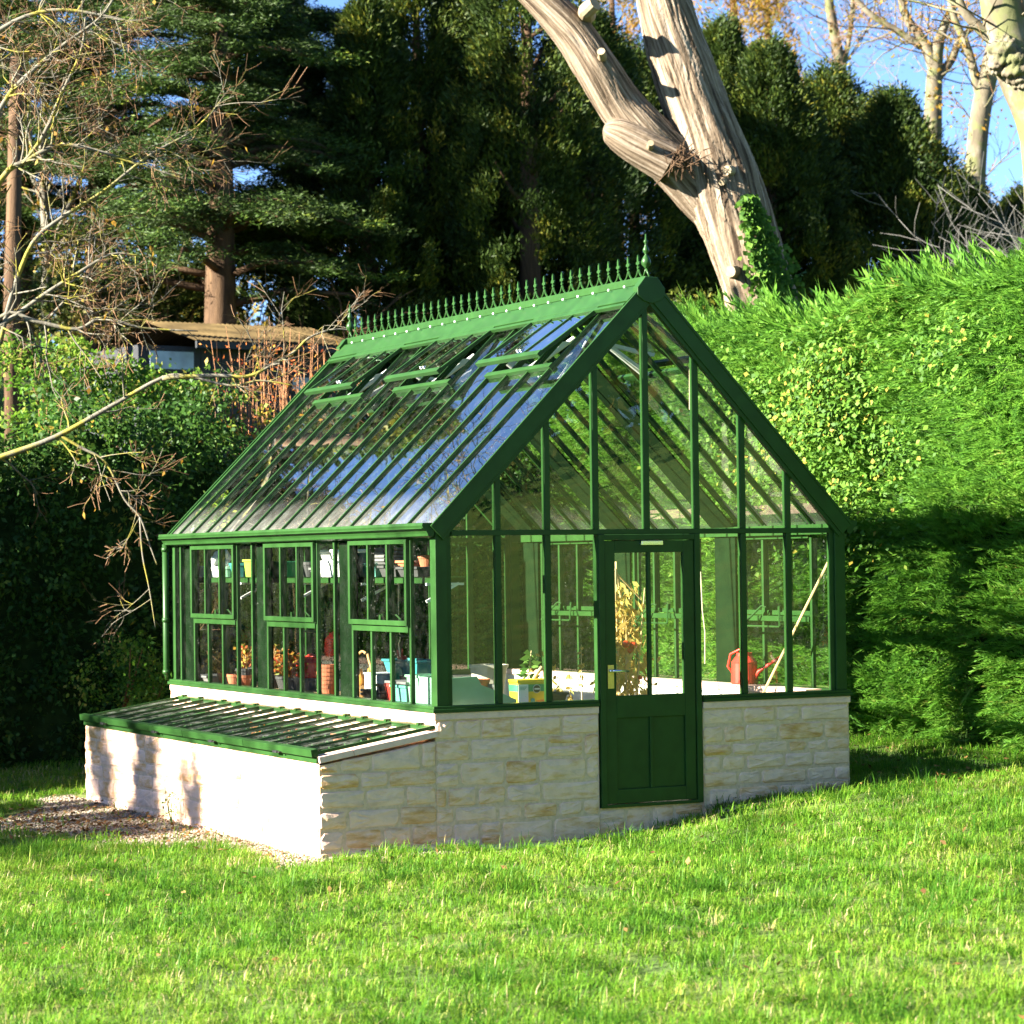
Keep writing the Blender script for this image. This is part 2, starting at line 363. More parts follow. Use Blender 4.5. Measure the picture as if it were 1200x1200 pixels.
mb = MB()
for b in ((-.012, XD0, -.014, .22, CT, 0), (XD1, W+.012, -.014, .22, CT, 0), (-.012, .22, .22, LN, CT, 0), (W-.22, W+.012, .22, LN, CT, 0), (.22, W-.22, LN-.22, LN, CT, 0)): mb.box(*b)
mb.build('coping', M['cast'], gh, bevel=.004)
mb = MB()
for b in ((.222, .24, .24, LN-.24, -.79, -.003), (W-.24, W-.222, .24, LN-.24, -.79, -.003), (.24, W-.24, LN-.24, LN-.222, -.79, -.003), (.24, XD0, .222, .24, -.79, -.003), (XD1, W-.24, .222, .24, -.79, -.003)): mb.box(*b)
mb.build('inner_render', M['render_wall'], gh)
MB().box(.2, W-.2, .2, LN-.2, -.9, -.8).build('paved_floor', M['paving'], gh)

def part(name, mat, boxes=(), beams=(), parent=gh, bevel=.003):
    mb = MB()
    for b in boxes: mb.box(*b)
    for b in beams: mb.beam(*b)
    return mb.build(name, M[mat] if isinstance(mat, str) else mat, parent, bevel=bevel)
# sills
part('sill', 'green', [(-.03, XD0, -.03, .1, .001, .028), (-.02, XD0, -.02, .1, .028, .05)])
part('sill', 'green', [(XD1, W+.03, -.03, .1, .001, .028), (XD1, W+.02, -.02, .1, .028, .05)])
part('sill', 'green', [(-.03, .1, .1, LN+.02, .001, .028), (-.02, .1, .1, LN, .028, .05)])
part('sill', 'green', [(W-.1, W+.03, .1, LN+.02, .001, .028), (W-.1, W+.02, .1, LN, .028, .05)])
part('sill', 'green', [(.1, W-.1, LN-.1, LN+.02, .001, .05)])
# corner posts
for x0, sgn in ((.015, 1), (W-.015, -1)):
    for y0, s2 in ((-.005, 1), (LN, -1)):
        a, b = sorted((x0, x0+sgn*.1)); c_, d_ = sorted((y0, y0+s2*.1)); e1, e2 = sorted((x0+sgn*.1, x0+sgn*.14)); f1, f2 = sorted((y0+s2*.02, y0+s2*.06))
        part('corner_post', 'green', [(a, b, c_, d_, .05, EAVE), (e1, e2, f1, f2, .05, EAVE)])
def roofz(x):       # underside line of the gable glazing
    return EAVE-.03+(ZR-EAVE)*(x/XR if x < XR else (W-x)/(W-XR))
for yf, sg in ((0, 1), (LN, -1)):
    yy = sorted((yf+sg*.005, yf+sg*.06)); y2 = sorted((yf+sg*.0, yf+sg*.065))
    part('transom', 'green', [(.155, W-.155, y2[0], y2[1], 1.345, 1.387)])
    for i, x in enumerate(DX):
        lo = 1.387 if i == 3 and yf == 0 else .05
        if i in (2, 4) and yf == 0: lo = 1.387
        if lo < 1: part('glazing_bar', 'green', [(x-.024, x+.024, yy[0], yy[1], lo, 1.345)])
        part('glazing_bar', 'green', [(x-.024, x+.024, yy[0], yy[1], 1.387, roofz(x)-.02)])
    xs = [.155]+DX+[W-.155]
    for i in range(8):
        a, b = xs[i]+.024*(i > 0), xs[i+1]-.024*(i < 7); y = yf+sg*.03
        if not (yf == 0 and i in (3, 4)):
            m_ = MB(); m_.add([(a, y, .05), (b, y, .05), (b, y, 1.345), (a, y, 1.345)], [(0, 1, 2, 3)]); m_.build('wall_pane', M['pane'], gh)
        m_ = MB(); m_.add([(a, y, 1.387), (b, y, 1.387), (b, y, roofz(b)-.01), (a, y, roofz(a)-.01)], [(0, 1, 2, 3)]); m_.build('gable_pane', M['pane'], gh)
    # barge boards with a raised fillet on each edge
    for s, (xa, xb) in (('l', (0, XR)), ('r', (W, XR))):
        d = np.array([xb-xa, 0, ZR+.05-EAVE]); d /= np.linalg.norm(d); nrm = np.array([-d[2], 0, d[0]]) if xb > xa else np.array([d[2], 0, -d[0]])
        p0 = np.array([xa, yf-sg*.012, EAVE-.02])-d*.01; p1 = np.array([xb, yf-sg*.012, ZR+.035])
        mb = MB(); mb.beam(p0-nrm*.03, p1-nrm*.03, .05, .115, nrm)
        mb.beam(p0+nrm*.032-np.array([0, sg*.022, 0]), p1+nrm*.032-np.array([0, sg*.022, 0]), .02, .02, nrm)
        mb.beam(p0-nrm*.1+np.array([0, sg*.01, 0]), p1-nrm*.1+np.array([0, sg*.01, 0]), .045, .035, nrm)
        mb.build('barge_board', M['green'], gh, bevel=.003)
    mb = MB(); cz = ZR+.0
    q = [(-.055, .085), (.055, .085), (.125, -.0), (.125, -.06), (.075, -.105), (0, -.125), (-.075, -.105), (-.125, -.06), (-.125, 0)]
    mb.prism([(XR+a, cz+b) for a, b in q[::-1]], 1, yf-sg*.05, yf+sg*.03); mb.build('apex_plate', M['green'], gh, bevel=.004)

# side glazing, both walls
for sx, xw in ((-1, 0.), (1, W)):
    inn = -sx
    X = lambda a, b: sorted((xw+inn*a, xw+inn*b))
    zt = 1.335
    part('wall_plate', 'green', [(*X(.02, .1), .1, LN-.1, zt, EAVE)])
    for k in range(1, 16):
        y = BARS[k]; part('glazing_bar', 'green', [(*X(.012, .046), y-.016, y+.016, .05, zt)])
    edges = [.1]+BARS[1:]+[LN-.1]
    wins = {1: None, 6: None, 11: None}
    for k in range(16):
        ya, yb = (edges[k]+.017*(k > 0), edges[k+1]-.017*(k < 15))
        if yb-ya < .05: continue
        xg = xw+inn*.03
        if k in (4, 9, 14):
            part('dark_panel', 'blend', [(*X(.055, .075), ya, yb, .05, zt)], bevel=0)  # opaque dark green sheet set just inside the glass of this bay
        inwin = k in (1, 2, 3, 6, 7, 8, 11, 12, 13)
        zhi = .62 if inwin else zt
        m_ = MB(); m_.add([(xg, ya, .05), (xg, yb, .05), (xg, yb, zhi), (xg, ya, zhi)], [(0, 1, 2, 3)]); m_.build('wall_pane', M['pane'], gh)
    for k in (1, 6, 11):
        ya, yb = BARS[k], BARS[k+3]
        part('window_rail', 'green', [(*X(.0, .06), ya+.017, yb-.017, .60, .645)])
        part('window_rail', 'green', [(*X(.02, .06), ya+.017, yb-.017, 1.305, zt)])
        sash = part('window_sash', 'green', [(*X(-.022, .012), ya-.005, ya+.033, .652, 1.325), (*X(-.022, .012), yb-.033, yb+.005, .652, 1.325), (*X(-.022, .012), ya+.033, yb-.033, .652, .692), (*X(-.022, .012), ya+.033, yb-.033, 1.29, 1.325)]
                    + [(*X(-.017, .008), BARS[k+j]-.013, BARS[k+j]+.013, .692, 1.29) for j in (1, 2)])
        m_ = MB(); xg = xw-inn*.004
        for j in range(3):
            a, b = BARS[k+j]+(.033 if j == 0 else .013), BARS[k+j+1]-(.033 if j == 2 else .013)
            m_.add([(xg, a, .692), (xg, b, .692), (xg, b, 1.29), (xg, a, 1.29)], [(0, 1, 2, 3)])
        m_.build('pane', M['pane'], sash)
        # casement stay: two arms and a cross bar folded inwards
        mb = MB(); xi = xw+inn*.07; yc = (ya+yb)/2
        for s in (-1, 1):
            mb.tube([(xi, yc+s*.1, .72), (xi+inn*.02, yc+s*.14, .73), (xi+inn*.12, yc+s*.3, .56)], .009, 6)
            mb.box(*sorted((xi-.012, xi+.012)), yc+s*.12-.018, yc+s*.12+.018, .68, .73)
        mb.tube([(xi+inn*.12, yc-.3, .56), (xi+inn*.12, yc+.3, .56)], .009, 6)
        mb.build('stay', M['green'], gh)
    # ogee gutter
    pr = [(0, -.005), (.0, .09), (-.095, .09), (-.1, .07), (-.092, .05), (-.07, .035), (-.055, .01), (-.05, -.01), (-.02, -.02)]
    mb = MB(); mb.prism([((p[0] if sx < 0 else -p[0])+xw, EAVE-.065+p[1]) for p in (pr if sx < 0 else pr[::-1])], 1, -.02, LN+.04)
    mb.box(*sorted((xw+sx*.098, xw+sx*.104)), -.02, LN+.04, EAVE-.02, EAVE-.012); mb.build('gutter', M['green'], gh)
mb = MB(); mb.tube([(-.045, LN-.0, EAVE-.07), (-.045, LN-.0, .11), (-.02, LN+.01, .06)], .03, 12)
for z in (1.3, .62, .12): mb.lathe((-.045, LN, z), [(.036, -.02), (.038, 0), (.036, .02)], 12)
mb.build('downpipe', M['green'], gh, smooth=True)

# roof
for sx in (-1, 1):
    x0 = 0 if sx < 0 else W
    def rp(t, y, n=0.): # point on the slope: t 0 at the eave, 1 at the ridge; n lifts it square to the slope
        dx = XR-x0; L_ = math.hypot(dx, ZR-EAVE); nx, nz = -(ZR-EAVE)/L_*np.sign(dx), abs(dx)/L_
        return np.array([x0+dx*t+nx*n, y, EAVE+(ZR-EAVE)*t+nz*n])
    nrm = unit(rp(0, 0, 1)-rp(0, 0, 0))
    TV0, TV1 = .685, .915
    ys = [.02]+BARS[1:15]+[BARS[15], LN-.01]
    for k in range(1, 16):
        y = BARS[k]; mb = MB(); mb.beam(rp(-.005, y, .011), rp(.93, y, .011), .018, .022, nrm); mb.beam(rp(.01, y, -.016), rp(.95, y, -.016), .02, .026, nrm); mb.build('roof_bar', M['green'], gh, bevel=.002)
    for k in range(16):
        ya, yb = ys[k], ys[k+1]
        t1 = TV0 if k in (1, 2, 3, 6, 7, 8, 11, 12, 13) else .93
        m_ = MB(); m_.add([rp(-.02, ya), rp(-.02, yb), rp(t1, yb), rp(t1, ya)], [(0, 1, 2, 3)]); m_.build('roof_pane', M['roofglass'] if sx < 0 else M['roofglass_far'], gh)
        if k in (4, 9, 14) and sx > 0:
            m_ = MB(); m_.add([rp(.01, ya, -.06), rp(.01, yb, -.06), rp(.93, yb, -.06), rp(.93, ya, -.06), rp(.01, ya, -.075), rp(.01, yb, -.075), rp(.93, yb, -.075), rp(.93, ya, -.075)], [(3, 2, 1, 0), (4, 5, 6, 7), (0, 1, 5, 4), (2, 3, 7, 6), (1, 2, 6, 5), (3, 0, 4, 7)]); m_.build('dark_panel', M['blend'], gh)  # solid dark green slab under the far slope's glass in these bays
    for k in (1, 6, 11):
        ya, yb = BARS[k], BARS[k+3]
        mb = MB(); mb.beam(rp(TV0-.012, ya-.02, .02), rp(TV0-.012, yb+.02, .02), .05, .04, nrm); mb.build('vent_rail', M['green'], gh, bevel=.003)
        lift = .105
        def vp(t, y, n=0.): return rp(t, y, .045+n+lift*(TV1-t)/(TV1-TV0))
        v = MB(); ta = TV0-.01
        for y in (ya+.012, yb-.012): v.beam(vp(ta, y), vp(TV1, y), .022, .032, nrm)
        for j in (1, 2): v.beam(vp(ta, BARS[k+j]), vp(TV1, BARS[k+j]), .014, .022, nrm)
        v.beam(vp(ta, ya), vp(ta, yb), .05, .04, nrm); v.beam(vp(TV1, ya), vp(TV1, yb), .03, .036, nrm)
        vo = v.build('roof_vent', M['green'], gh, bevel=.003)
        m_ = MB(); m_.add([vp(ta, ya), vp(ta, yb), vp(TV1, yb), vp(TV1, ya)], [(0, 1, 2, 3)]); m_.build('pane', M['roofglass'] if sx < 0 else M['roofglass_far'], vo)
        v = MB(); yc = (ya+yb)/2
        for dy in (-.03, .03): v.beam(rp(TV0, yc+dy, -.02), rp(TV0+.17, yc+dy*.4, -.12), .014, .03, nrm); v.beam(rp(TV0+.17, yc+dy*.4, -.12), vp(TV0+.03, yc+dy), .014, .03, nrm)
        v.tube([rp(TV0+.02, yc, -.05), rp(TV0+.2, yc, -.14)], .02, 8); v.build('vent_opener', M['alu'], gh)
    # ridge flashing with its two drip ledges
    mb = MB(); d = unit(rp(1, 0)-rp(0, 0))
    mb.beam(rp(.955, -.01, .055), rp(.955, LN+.02, .055), .19, .02, nrm)
    mb.beam(rp(.905, -.01, .05), rp(.905, LN+.02, .05), .03, .035, nrm); mb.beam(rp(.925, 0, .02), rp(.925, LN, .02), .07, .05, nrm)
    mb.build('ridge_flashing', M['green'], gh, bevel=.004)
# bead of rivets and the cresting along the ridge
rc = MB(); rc.box(XR-.035, XR+.035, -.01, LN+.02, ZR+.035, ZR+.095)
ridge = rc.build('ridge_capping', M['green'], gh, bevel=.004)
r0_ = MB().ball((XR-.105, .2, ZR+.025), .011, 5).build('rivet', M['alu'], ridge)
for j in range(1, 22): o = r0_.copy(); COL.objects.link(o); o.parent = ridge; o.location = (0, .262*j, 0)
def spike(mb, y, s=1.):
    z = ZR+.09; x = XR
    for k in (-1, 1):
        mb.tube([(x, y+k*.078, z), (x, y+k*.05, z+.012), (x, y+k*.022, z+.04), (x, y+k*.006, z+.075)], [.009, .008, .008, .007], 5)
    mb.tube([(x, y, z+.06), (x, y, z+.12)], .007, 6)
    mb.prism([(y, z+.075), (y+.016, z+.09), (y+.004, z+.105), (y+.008, z+.112), (y+.028, z+.118), (y+.026, z+.132), (y+.012, z+.14), (y+.011, z+.17), (y, z+.195),
              (y-.011, z+.17), (y-.012, z+.14), (y-.026, z+.132), (y-.028, z+.118), (y-.008, z+.112), (y-.004, z+.105), (y-.016, z+.09)], 0, x-.007, x+.007)
s0 = MB(); spike(s0, 0.)
sp = s0.build('crest_spike', M['green'], ridge); 
n_sp = 36
for j in range(n_sp):
    o = sp if j == 0 else sp.copy()
    if j: COL.objects.link(o); o.parent = ridge
    o.location = (0, .155+j*(LN-.31)/(n_sp-1), 0)
for y in (.03, LN-.02):
    mb = MB(); z = ZR+.09
    for k in (-1, 1): mb.tube([(XR, y+k*.05, z), (XR, y+k*.02, z+.04), (XR, y, z+.07)], .009, 6)
    mb.lathe((XR, y, z), [(.008, .06), (.012, .075), (.036, .10), (.04, .125), (.03, .15), (.01, .18), (.009, .185), (.024, .205), (.026, .22), (.016, .24), (.007, .265), (.018, .28), (.018, .29), (.008, .30), (.006, .345)], 12)
    mb.build('finial', M['green'], ridge, smooth=True)

# door
xa, xb = 1.885-.462, 1.885+.462
part('door_frame', 'green', [(xa, xa+.05, -.02, .08, -.80, 1.345), (xb-.05, xb, -.02, .08, -.80, 1.345), (xa+.05, xb-.05, -.018, .08, 1.30, 1.343), (xa+.05, xb-.05, -.02, .1, -.80, -.775)])
dr = part('door', 'green', [(xa+.055, xa+.15, -.006, .04, -.77, 1.295), (xb-.15, xb-.055, -.006, .04, -.77, 1.295), (xa+.15, xb-.15, -.006, .04, 1.2, 1.295), (xa+.15, xb-.15, -.006, .04, -.10, .075),
                           (xa+.15, xb-.15, -.006, .04, -.77, -.66), (1.872, 1.898, -.004, .036, .075, 1.2), (1.872, 1.898, -.004, .036, -.66, -.10), (xa+.15, xb-.15, .012, .03, -.66, -.10)])
m_ = MB(); m_.add([(xa+.15, .015, .075), (xb-.15, .015, .075), (xb-.15, .015, 1.2), (xa+.15, .015, 1.2)], [(0, 1, 2, 3)]); m_.build('door_pane', M['pane'], dr)
mb = MB(); mb.box(xa+.07, xa+.125, -.014, -.006, .135, .32); mb.box(xa+.092, xa+.1, -.0155, -.014, .17, .2)
mb.build('handle_plate', M['brass'], dr, bevel=.002)
mb = MB(); mb.tube([(xa+.1, -.012, .275), (xa+.1, -.06, .275), (xa+.12, -.065, .273), (xa+.235, -.06, .268)], [.012, .011, .011, .008], 8); mb.lathe((xa+.1, -.014, .262), [(.02, .0), (.02, .022)], 10)
mb.build('handle', M['chrome'], dr, smooth=True)
mb = MB(); mb.box(1.80, 2.0, -.03, -.006, 1.26, 1.292); mb.box(1.81, 1.99, -.033, -.03, 1.268, 1.284); mb.build('door_closer', M['chrome'], dr, bevel=.003)

# high shelf on the left side and its brackets
sh = part('shelf', 'green', [(.13, .42, .3, 5.75, 1.02, 1.03), (.13, .142, .3, 5.75, .98, 1.06-.03), (.41, .42, .3, 5.75, .985, 1.02)])
for y in (.35, 1.6, 2.98, 4.36, 5.7):
    mb = MB(); mb.beam((.1, y, .84), (.38, y, .98), .02, .02); mb.box(.1, .42, y-.012, y+.012, .965, .984); mb.build('bracket', M['alu'], sh)

# ================================================================== COLD FRAME
CX, CL = -.956, 5.69
cf = thing('cold_frame', (CX/2, CL/2, -1.), 'low stone cold frame with a sloping glazed lid built against the greenhouse', 'cold frame')
top_s = lambda s: -.352+(.14)*(s/.956)            # top of the end wall climbs to the greenhouse
wall('stone_wall', cf, [(CX, CX+.2, .2, CL, -1.5, -.335), (CX+.2, 0-.002, CL-.2, CL, -1.5, -.3)],
     [((CX, .2, 0), (0, 1, 0), CL-.2, None, flat(-.335), (-1, 0, 0), 31), ((CX, 0, 0), (1, 0, 0), .955, None, top_s, (0, -1, 0), 17, .013)])
mb = MB(); mb.m = 1; mb.prism([(CX, -1.5), (-.002, -1.5), (-.002, -.215), (CX, -.355)], 1, .0, .2)
mb.m = 0; stone_face(mb, (CX, 0, 0), (0, 1, 0), .2, None, flat(-.335), (-1, 0, 0), 33); mb.build('end_wall', [M['stone'], M['mortar']], cf)
dl = np.array([.95, 0, .152]); dl /= np.linalg.norm(dl); nl = np.array([-dl[2], 0, dl[0]])
def lid(s, y, n=0.): return np.array([CX, y, -.274])+dl*s+nl*n
SL = .965
for a_, b_, y_ in ((-.01, .27, .09), (.274, SL+.01, .09), (-.01, SL, CL-.1)): mb = MB(); mb.beam(lid(a_, y_, -.037), lid(b_, y_, -.037), .22, .05, nl); mb.build('coping', M['cast'], cf, bevel=.004)
part('curb', 'green', [(CX-.022, CX+.04, .0, CL, -.336, -.288)], parent=cf)
for i in range(4):
    y0, y1 = i*CL/4+.004, (i+1)*CL/4-.004
    mb = MB()
    mb.beam(lid(-.03, y0, .02), lid(-.03, y1, .02), .055, .055, nl); mb.beam(lid(SL-.02, y0, .015), lid(SL-.02, y1, .015), .05, .03, nl)
    for y in (y0+.012, y1-.012): mb.beam(lid(-.0, y, .015), lid(SL-.045, y, .014), .016, .026, nl)
    nb = 4
    for j in range(1, nb): y = y0+(y1-y0)*j/nb; mb.beam(lid(-.0, y, .022), lid(SL-.045, y, .02), .01, .018, nl)
    lo = mb.build('frame_lid', M['green'], cf, bevel=.002)
    m_ = MB(); m_.add([lid(0, y0, .012), lid(0, y1, .012), lid(SL-.04, y1, .012), lid(SL-.04, y0, .012)], [(0, 1, 2, 3)]); m_.build('pane', M['frameglass'], lo)
    mb = MB(); yc = (y0+y1)/2; q = lid(-.062, yc, -.0); mb.box(q[0]-.014, q[0]+.008, yc-.045, yc+.045, q[2]-.012, q[2]+.006); mb.box(q[0]-.02, q[0], yc-.11, yc-.085, q[2]-.006, q[2]+.004); mb.build('catch', M['black'], lo)
    for y in (y0+.2, (y0+y1)/2+.1, y1-.15):
        q = lid(SL-.03, y, .035); mb = MB(); mb.box(q[0]-.02, q[0]+.025, y-.02, y+.02, q[2]-.012, q[2]+.012); mb.tube([(q[0], y-.035, q[2]), (q[0], y+.035, q[2])], .005, 6); mb.build('hinge', M['green'], lo)
mb = MB(); mb.box(CX+.2, -.01, .2, CL-.2, -.62, -.47); mb.build('soil_bed', M['soil'], cf)
mb = MB()
for j in range(5): x = CX+.28+j*.14; mb.box(x-.006, x+.006, .3, 4.2, -.36, -.352)
for j in range(12): y = .3+j*.354; mb.box(CX+.24, -.08, y-.006, y+.006, -.351, -.343)
mb.build('support_grid', M['mint'], cf)

# ================================================================== THINGS INSIDE
SZ, BZ = 1.031, .01                       # top of the shelf, top of the staging
st = thing('potting_bench', (.5, 3, -.8), 'long slatted wooden staging along the window side inside the greenhouse', 'bench')
mb = MB()
for j in range(6): mb.box(.25+j*.085, .32+j*.085, .28, 5.75, BZ-.03, BZ-.001)
for j in range(5): mb.box(.76, 1.36, .28+j*.085, .35+j*.085, BZ-.03, BZ-.001)
mb.build('bench_top', M['wood'], st)
for x, y in ((.28, .33), (.28, 2.2), (.28, 4.), (.28, 5.7), (.7, 2.2), (.7, 4.), (.7, 5.7), (1.3, .33), (1.3, .65)):
    MB().box(x-.025, x+.025, y-.025, y+.025, -.8, BZ-.031).build('leg', M['wood'], st)

def pot_prof(r, h, rim=.025): return [(r*.68, 0), (r*.94, h-rim), (r, h-rim), (r*1.02, h), (r*.9, h), (r*.86, h-.03), (r*.6, .03)]
def pot(x, y, z, r, h, mat, label, name='plant_pot', cat='pot', group=None, sx=1, sy=1, soil=False):
    mb = MB(); mb.lathe((x, y, z), pot_prof(r, h), 18, sx, sy)
    o = mb.build(name, M[mat], smooth=False); tag(o, label, cat, group)
    return o
def trough(x, y, z, lx, ly, h, mat, label, name='seed_trough', cat='trough', group=None, taper=.82, rim=.012):
    """open box with sloping sides and a rolled rim"""
    mb = MB(); a, b = lx/2, ly/2; t = taper; w = .006
    ring = lambda k, zz, dd=0: [(x-(a*k+dd), y-(b*k+dd), zz), (x+(a*k+dd), y-(b*k+dd), zz), (x+(a*k+dd), y+(b*k+dd), zz), (x-(a*k+dd), y+(b*k+dd), zz)]
    vs = ring(t, z)+ring(.97, z+h-.02)+ring(.97, z+h-.02, rim)+ring(.97, z+h, rim)+ring(.97, z+h, -w)+ring(t, z+.012, -w)
    fs = [(3, 2, 1, 0), (20, 21, 22, 23)]
    for j in range(5):
        for k in range(4): fs.append((j*4+k, j*4+(k+1) % 4, j*4+4+(k+1) % 4, j*4+4+k))
    mb.add(vs, fs); o = mb.build(name, M[mat], bevel=.003); return tag(o, label, cat, group)
def yat(px, X): return on(px, 660, 0, X)[1]
G1 = 'containers stored along the high shelf'
XS = .27
shelf_items = [
 ('trough', 240, .16, .2, .09, 'white', 'white seed trough at the far end of the high shelf'),
 ('trough', 262, .2, .22, .085, 'white', 'second white trough, beside the far one on the high shelf'),
 ('pot', 268, .11, .1, 'mint', 'small pale green pot beside white troughs on the high shelf'),
 ('pot', 283, .13, .13, 'bluegreen', 'round blue green pot near the far end of the high shelf'),
 ('trough', 300, .16, .2, .14, 'lime', 'lime green tub on the high shelf between two windows'),
 ('trough', 341, .24, .3, .12, 'midgreen', 'bright green trough on the high shelf behind the middle window'),
 ('pot', 327, .09, .1, 'grey', 'small grey pot left of the green trough on the high shelf'),
 ('pot', 364, .1, .13, 'dgrey', 'black pot on the high shelf right of the green trough'),
 ('trough', 385, .24, .26, .07, 'grey', 'low grey seed tray on the shelf right of the middle window'),
 ('trough', 402, .28, .42, .12, 'white', 'long white trough stacked under a second one on the shelf'),
 ('pot', 426, .15, .2, 'teal', 'tall teal pot on the high shelf behind the right window'),
 ('trough', 445, .26, .34, .1, 'teal', 'pale teal trough on the high shelf behind the right window'),
 ('trough', 470, .26, .3, .08, 'dgrey', 'black seed tray on the shelf at the right window edge'),
 ('trough', 494, .26, .36, .07, 'dgrey', 'black cell tray at the near end of the high shelf'),
]
for it in shelf_items:
    y = yat(it[1], XS)
    if it[0] == 'trough': trough(XS, y, SZ, it[2], it[3]*1.1, it[4]*1.15, it[5], it[6], 'storage_tray', 'tray', G1)
    else: pot(XS, y, SZ, it[2]*.9, it[3], it[4], it[5], group=G1)
trough(XS, yat(402, XS), SZ+.121, .27, .4, .11, 'white', 'upper white trough sitting on the long white one on the shelf', 'storage_tray', 'tray', G1)
trough(XS, yat(404, XS)-.0, SZ+.232, .2, .26, .05, 'lime', 'green tray lying on top of the two white troughs', 'storage_tray', 'tray', G1)
for j in range(4): trough(XS, yat(458, XS), SZ+.101+.03*j, .24, .28, .045, 'grey', 'grey tray, %s of the pile of four on the teal trough' % ['lowest', 'second from the bottom', 'second from the top', 'topmost'][j], 'storage_tray', 'tray', G1)
trough(XS, yat(485, XS), SZ+.081, .2, .24, .05, 'terra', 'orange tray lying on the black seed tray on the shelf', 'storage_tray', 'tray', G1)
pot(XS, yat(500, XS), SZ+.072, .07, .1, 'terra', 'small orange pot on the black cell tray at the shelf end', group=G1)
mb = MB()
for j in range(7): mb.ball((XS+rng.uniform(-.08, .08), yat(258, XS)+rng.uniform(-.07, .07), SZ+.1+.02*j), .05, 6)
tag(mb.build('crumpled_fleece', M['white'], smooth=True), 'crumpled white fleece heaped in a trough on the high shelf', 'fleece')

XB = .42
for j, px in enumerate((268, 279, 291)):
    pot(XB-.05, yat(px, XB), BZ, .075, .1, 'terra', 'small terracotta pot, %s of three in a row by the far window' % ['leftmost', 'middle', 'rightmost'][j], group='small terracotta pots by the far window')
trough(XB, yat(250, XB), BZ, .3, .4, .07, 'grey', 'grey gravel tray on the staging behind the far window', 'gravel_tray', 'tray')
def leaf_plant(name, x, y, z, h, wd, n, mat, label, potmat, r, ph, fl=None, leaf=.05):
    t = thing(name, (x, y, z), label, 'plant')
    if ph: MB().lathe((x, y, z), pot_prof(r, ph), 16).build('pot', M[potmat], t)
    mb = MB()
    for k in range(6):
        a = rng.uniform(0, 6.28); mb.tube([(x, y, z+ph*.8), (x+.4*wd*math.cos(a)*.5, y+.4*wd*math.sin(a)*.5, z+ph+h*.5), (x+wd*.8*math.cos(a), y+wd*.8*math.sin(a), z+ph+h*rng.uniform(.6, 1))], [.006, .004, .002], 5)
    mb.build('stems', M['cane'], t)
    c = np.stack([x+rng.normal(0, wd*.5, n), y+rng.normal(0, wd*.5, n), z+ph+h*rng.uniform(.1, 1., n)], 1)
    V, F = kites(c, unit(randdir(n)+np.array((0, 0, -.2))), rng.uniform(.6, 1.3, n)*leaf, rng.uniform(.4, .8, n)*leaf)
    fast_mesh('foliage', V, F, rng.random(len(F)), mat, t); return t
M['autumn'] = leafy('autumn_leaf', [(0, (.3, .05, .02)), (.35, (.5, .16, .03)), (.7, (.42, .3, .05)), (1, (.12, .2, .03))], .3)
M['dryleaf'] = leafy('withered_leaf', [(0, (.3, .2, .05)), (.4, (.5, .36, .1)), (.8, (.42, .4, .1)), (1, (.15, .2, .04))], .35)
M['freshleaf'] = leafy('fresh_leaf', [(0, (0.032, 0.096, 0.016)), (1, (0.112, 0.208, 0.04))], .35)
leaf_plant('potted_plant', XB, yat(287, XB), BZ, .22, .1, 120, M['autumn'], 'red leaved plant in a dark pot beside three terracotta pots', 'dgrey', .1, .16)
leaf_plant('potted_plant', XB, yat(318, XB), BZ, .28, .14, 220, M['autumn'], 'tall orange and green plant behind the left pane of middle window', 'dgrey', .1, .12)
leaf_plant('potted_plant', XB, yat(334, XB), BZ, .2, .12, 200, M['autumn'], 'yellow and pink leaved plant under the red watering can spout', 'dgrey', .1, .12)
leaf_plant('potted_plant', XB-.05, yat(348, XB), BZ, .2, .1, 170, M['autumn'], 'bushy yellow leaved plant left of the red can body', 'grey', .1, .12)
def watering_can(x, y, z, r, h, mat, label, ang, spout=.45, rose=True):
    t = thing('watering_can', (x, y, z), label, 'watering can'); ca, sa = math.cos(ang), math.sin(ang)
    MB().lathe((x, y, z), [(r, 0), (r*1.02, .01), (r*.98, h*.66), (r*.99, h*.7), (r*.62, h*.9), (r*.6, h), (r*.52, h), (r*.5, h*.9), (r*.8, h*.6)], 24).build('can_body', M[mat], t, smooth=False)
    P = lambda q, k: (x+ca*q, y+sa*q, z+k)
    mb = MB(); mb.tube([P(r*.8, h*.12), P(r*1.25, h*.4), P(r+spout*.55, h*.95)], [r*.22, r*.16, r*.09], 10)
    if rose: mb.lathe(P(r+spout*.55, h*.93), [(r*.09, 0), (r*.2, .03), (r*.2, .04)], 12)
    mb.build('spout', M[mat], t, smooth=True)
    MB().tube([P(-r*.95, h*.3), P(-r*1.45, h*.55), P(-r*1.2, h*.95), P(-r*.3, h*1.12), P(r*.35, h*.98)], [.011]*5, 8).build('handle', M[mat], t, smooth=True)
    return t
watering_can(.55, yat(361, .55), .12, .12, .19, 'red', 'red watering can with long thin spout behind the middle window', R(100), 1.0)
pot(.55, yat(361, .55), BZ, .13, .11, 'grey', 'upturned grey bowl carrying the long spouted red can', 'mixing_bowl', 'bowl')
t = thing('pot_stack', (XB-.12, yat(384, .3), BZ), 'leaning tower of nested terracotta pots between middle and right windows', 'pots')
for j in range(6): MB().lathe((.3+.006*j, yat(384, .3)+.01*j, BZ+.035*j), pot_prof(.075, .09), 16).build('pot', M['terra'], t)
pot(.32, yat(376, .32), BZ+.0, .05, .2, 'terra', 'narrow tall terracotta pot beside the leaning tower of pots')
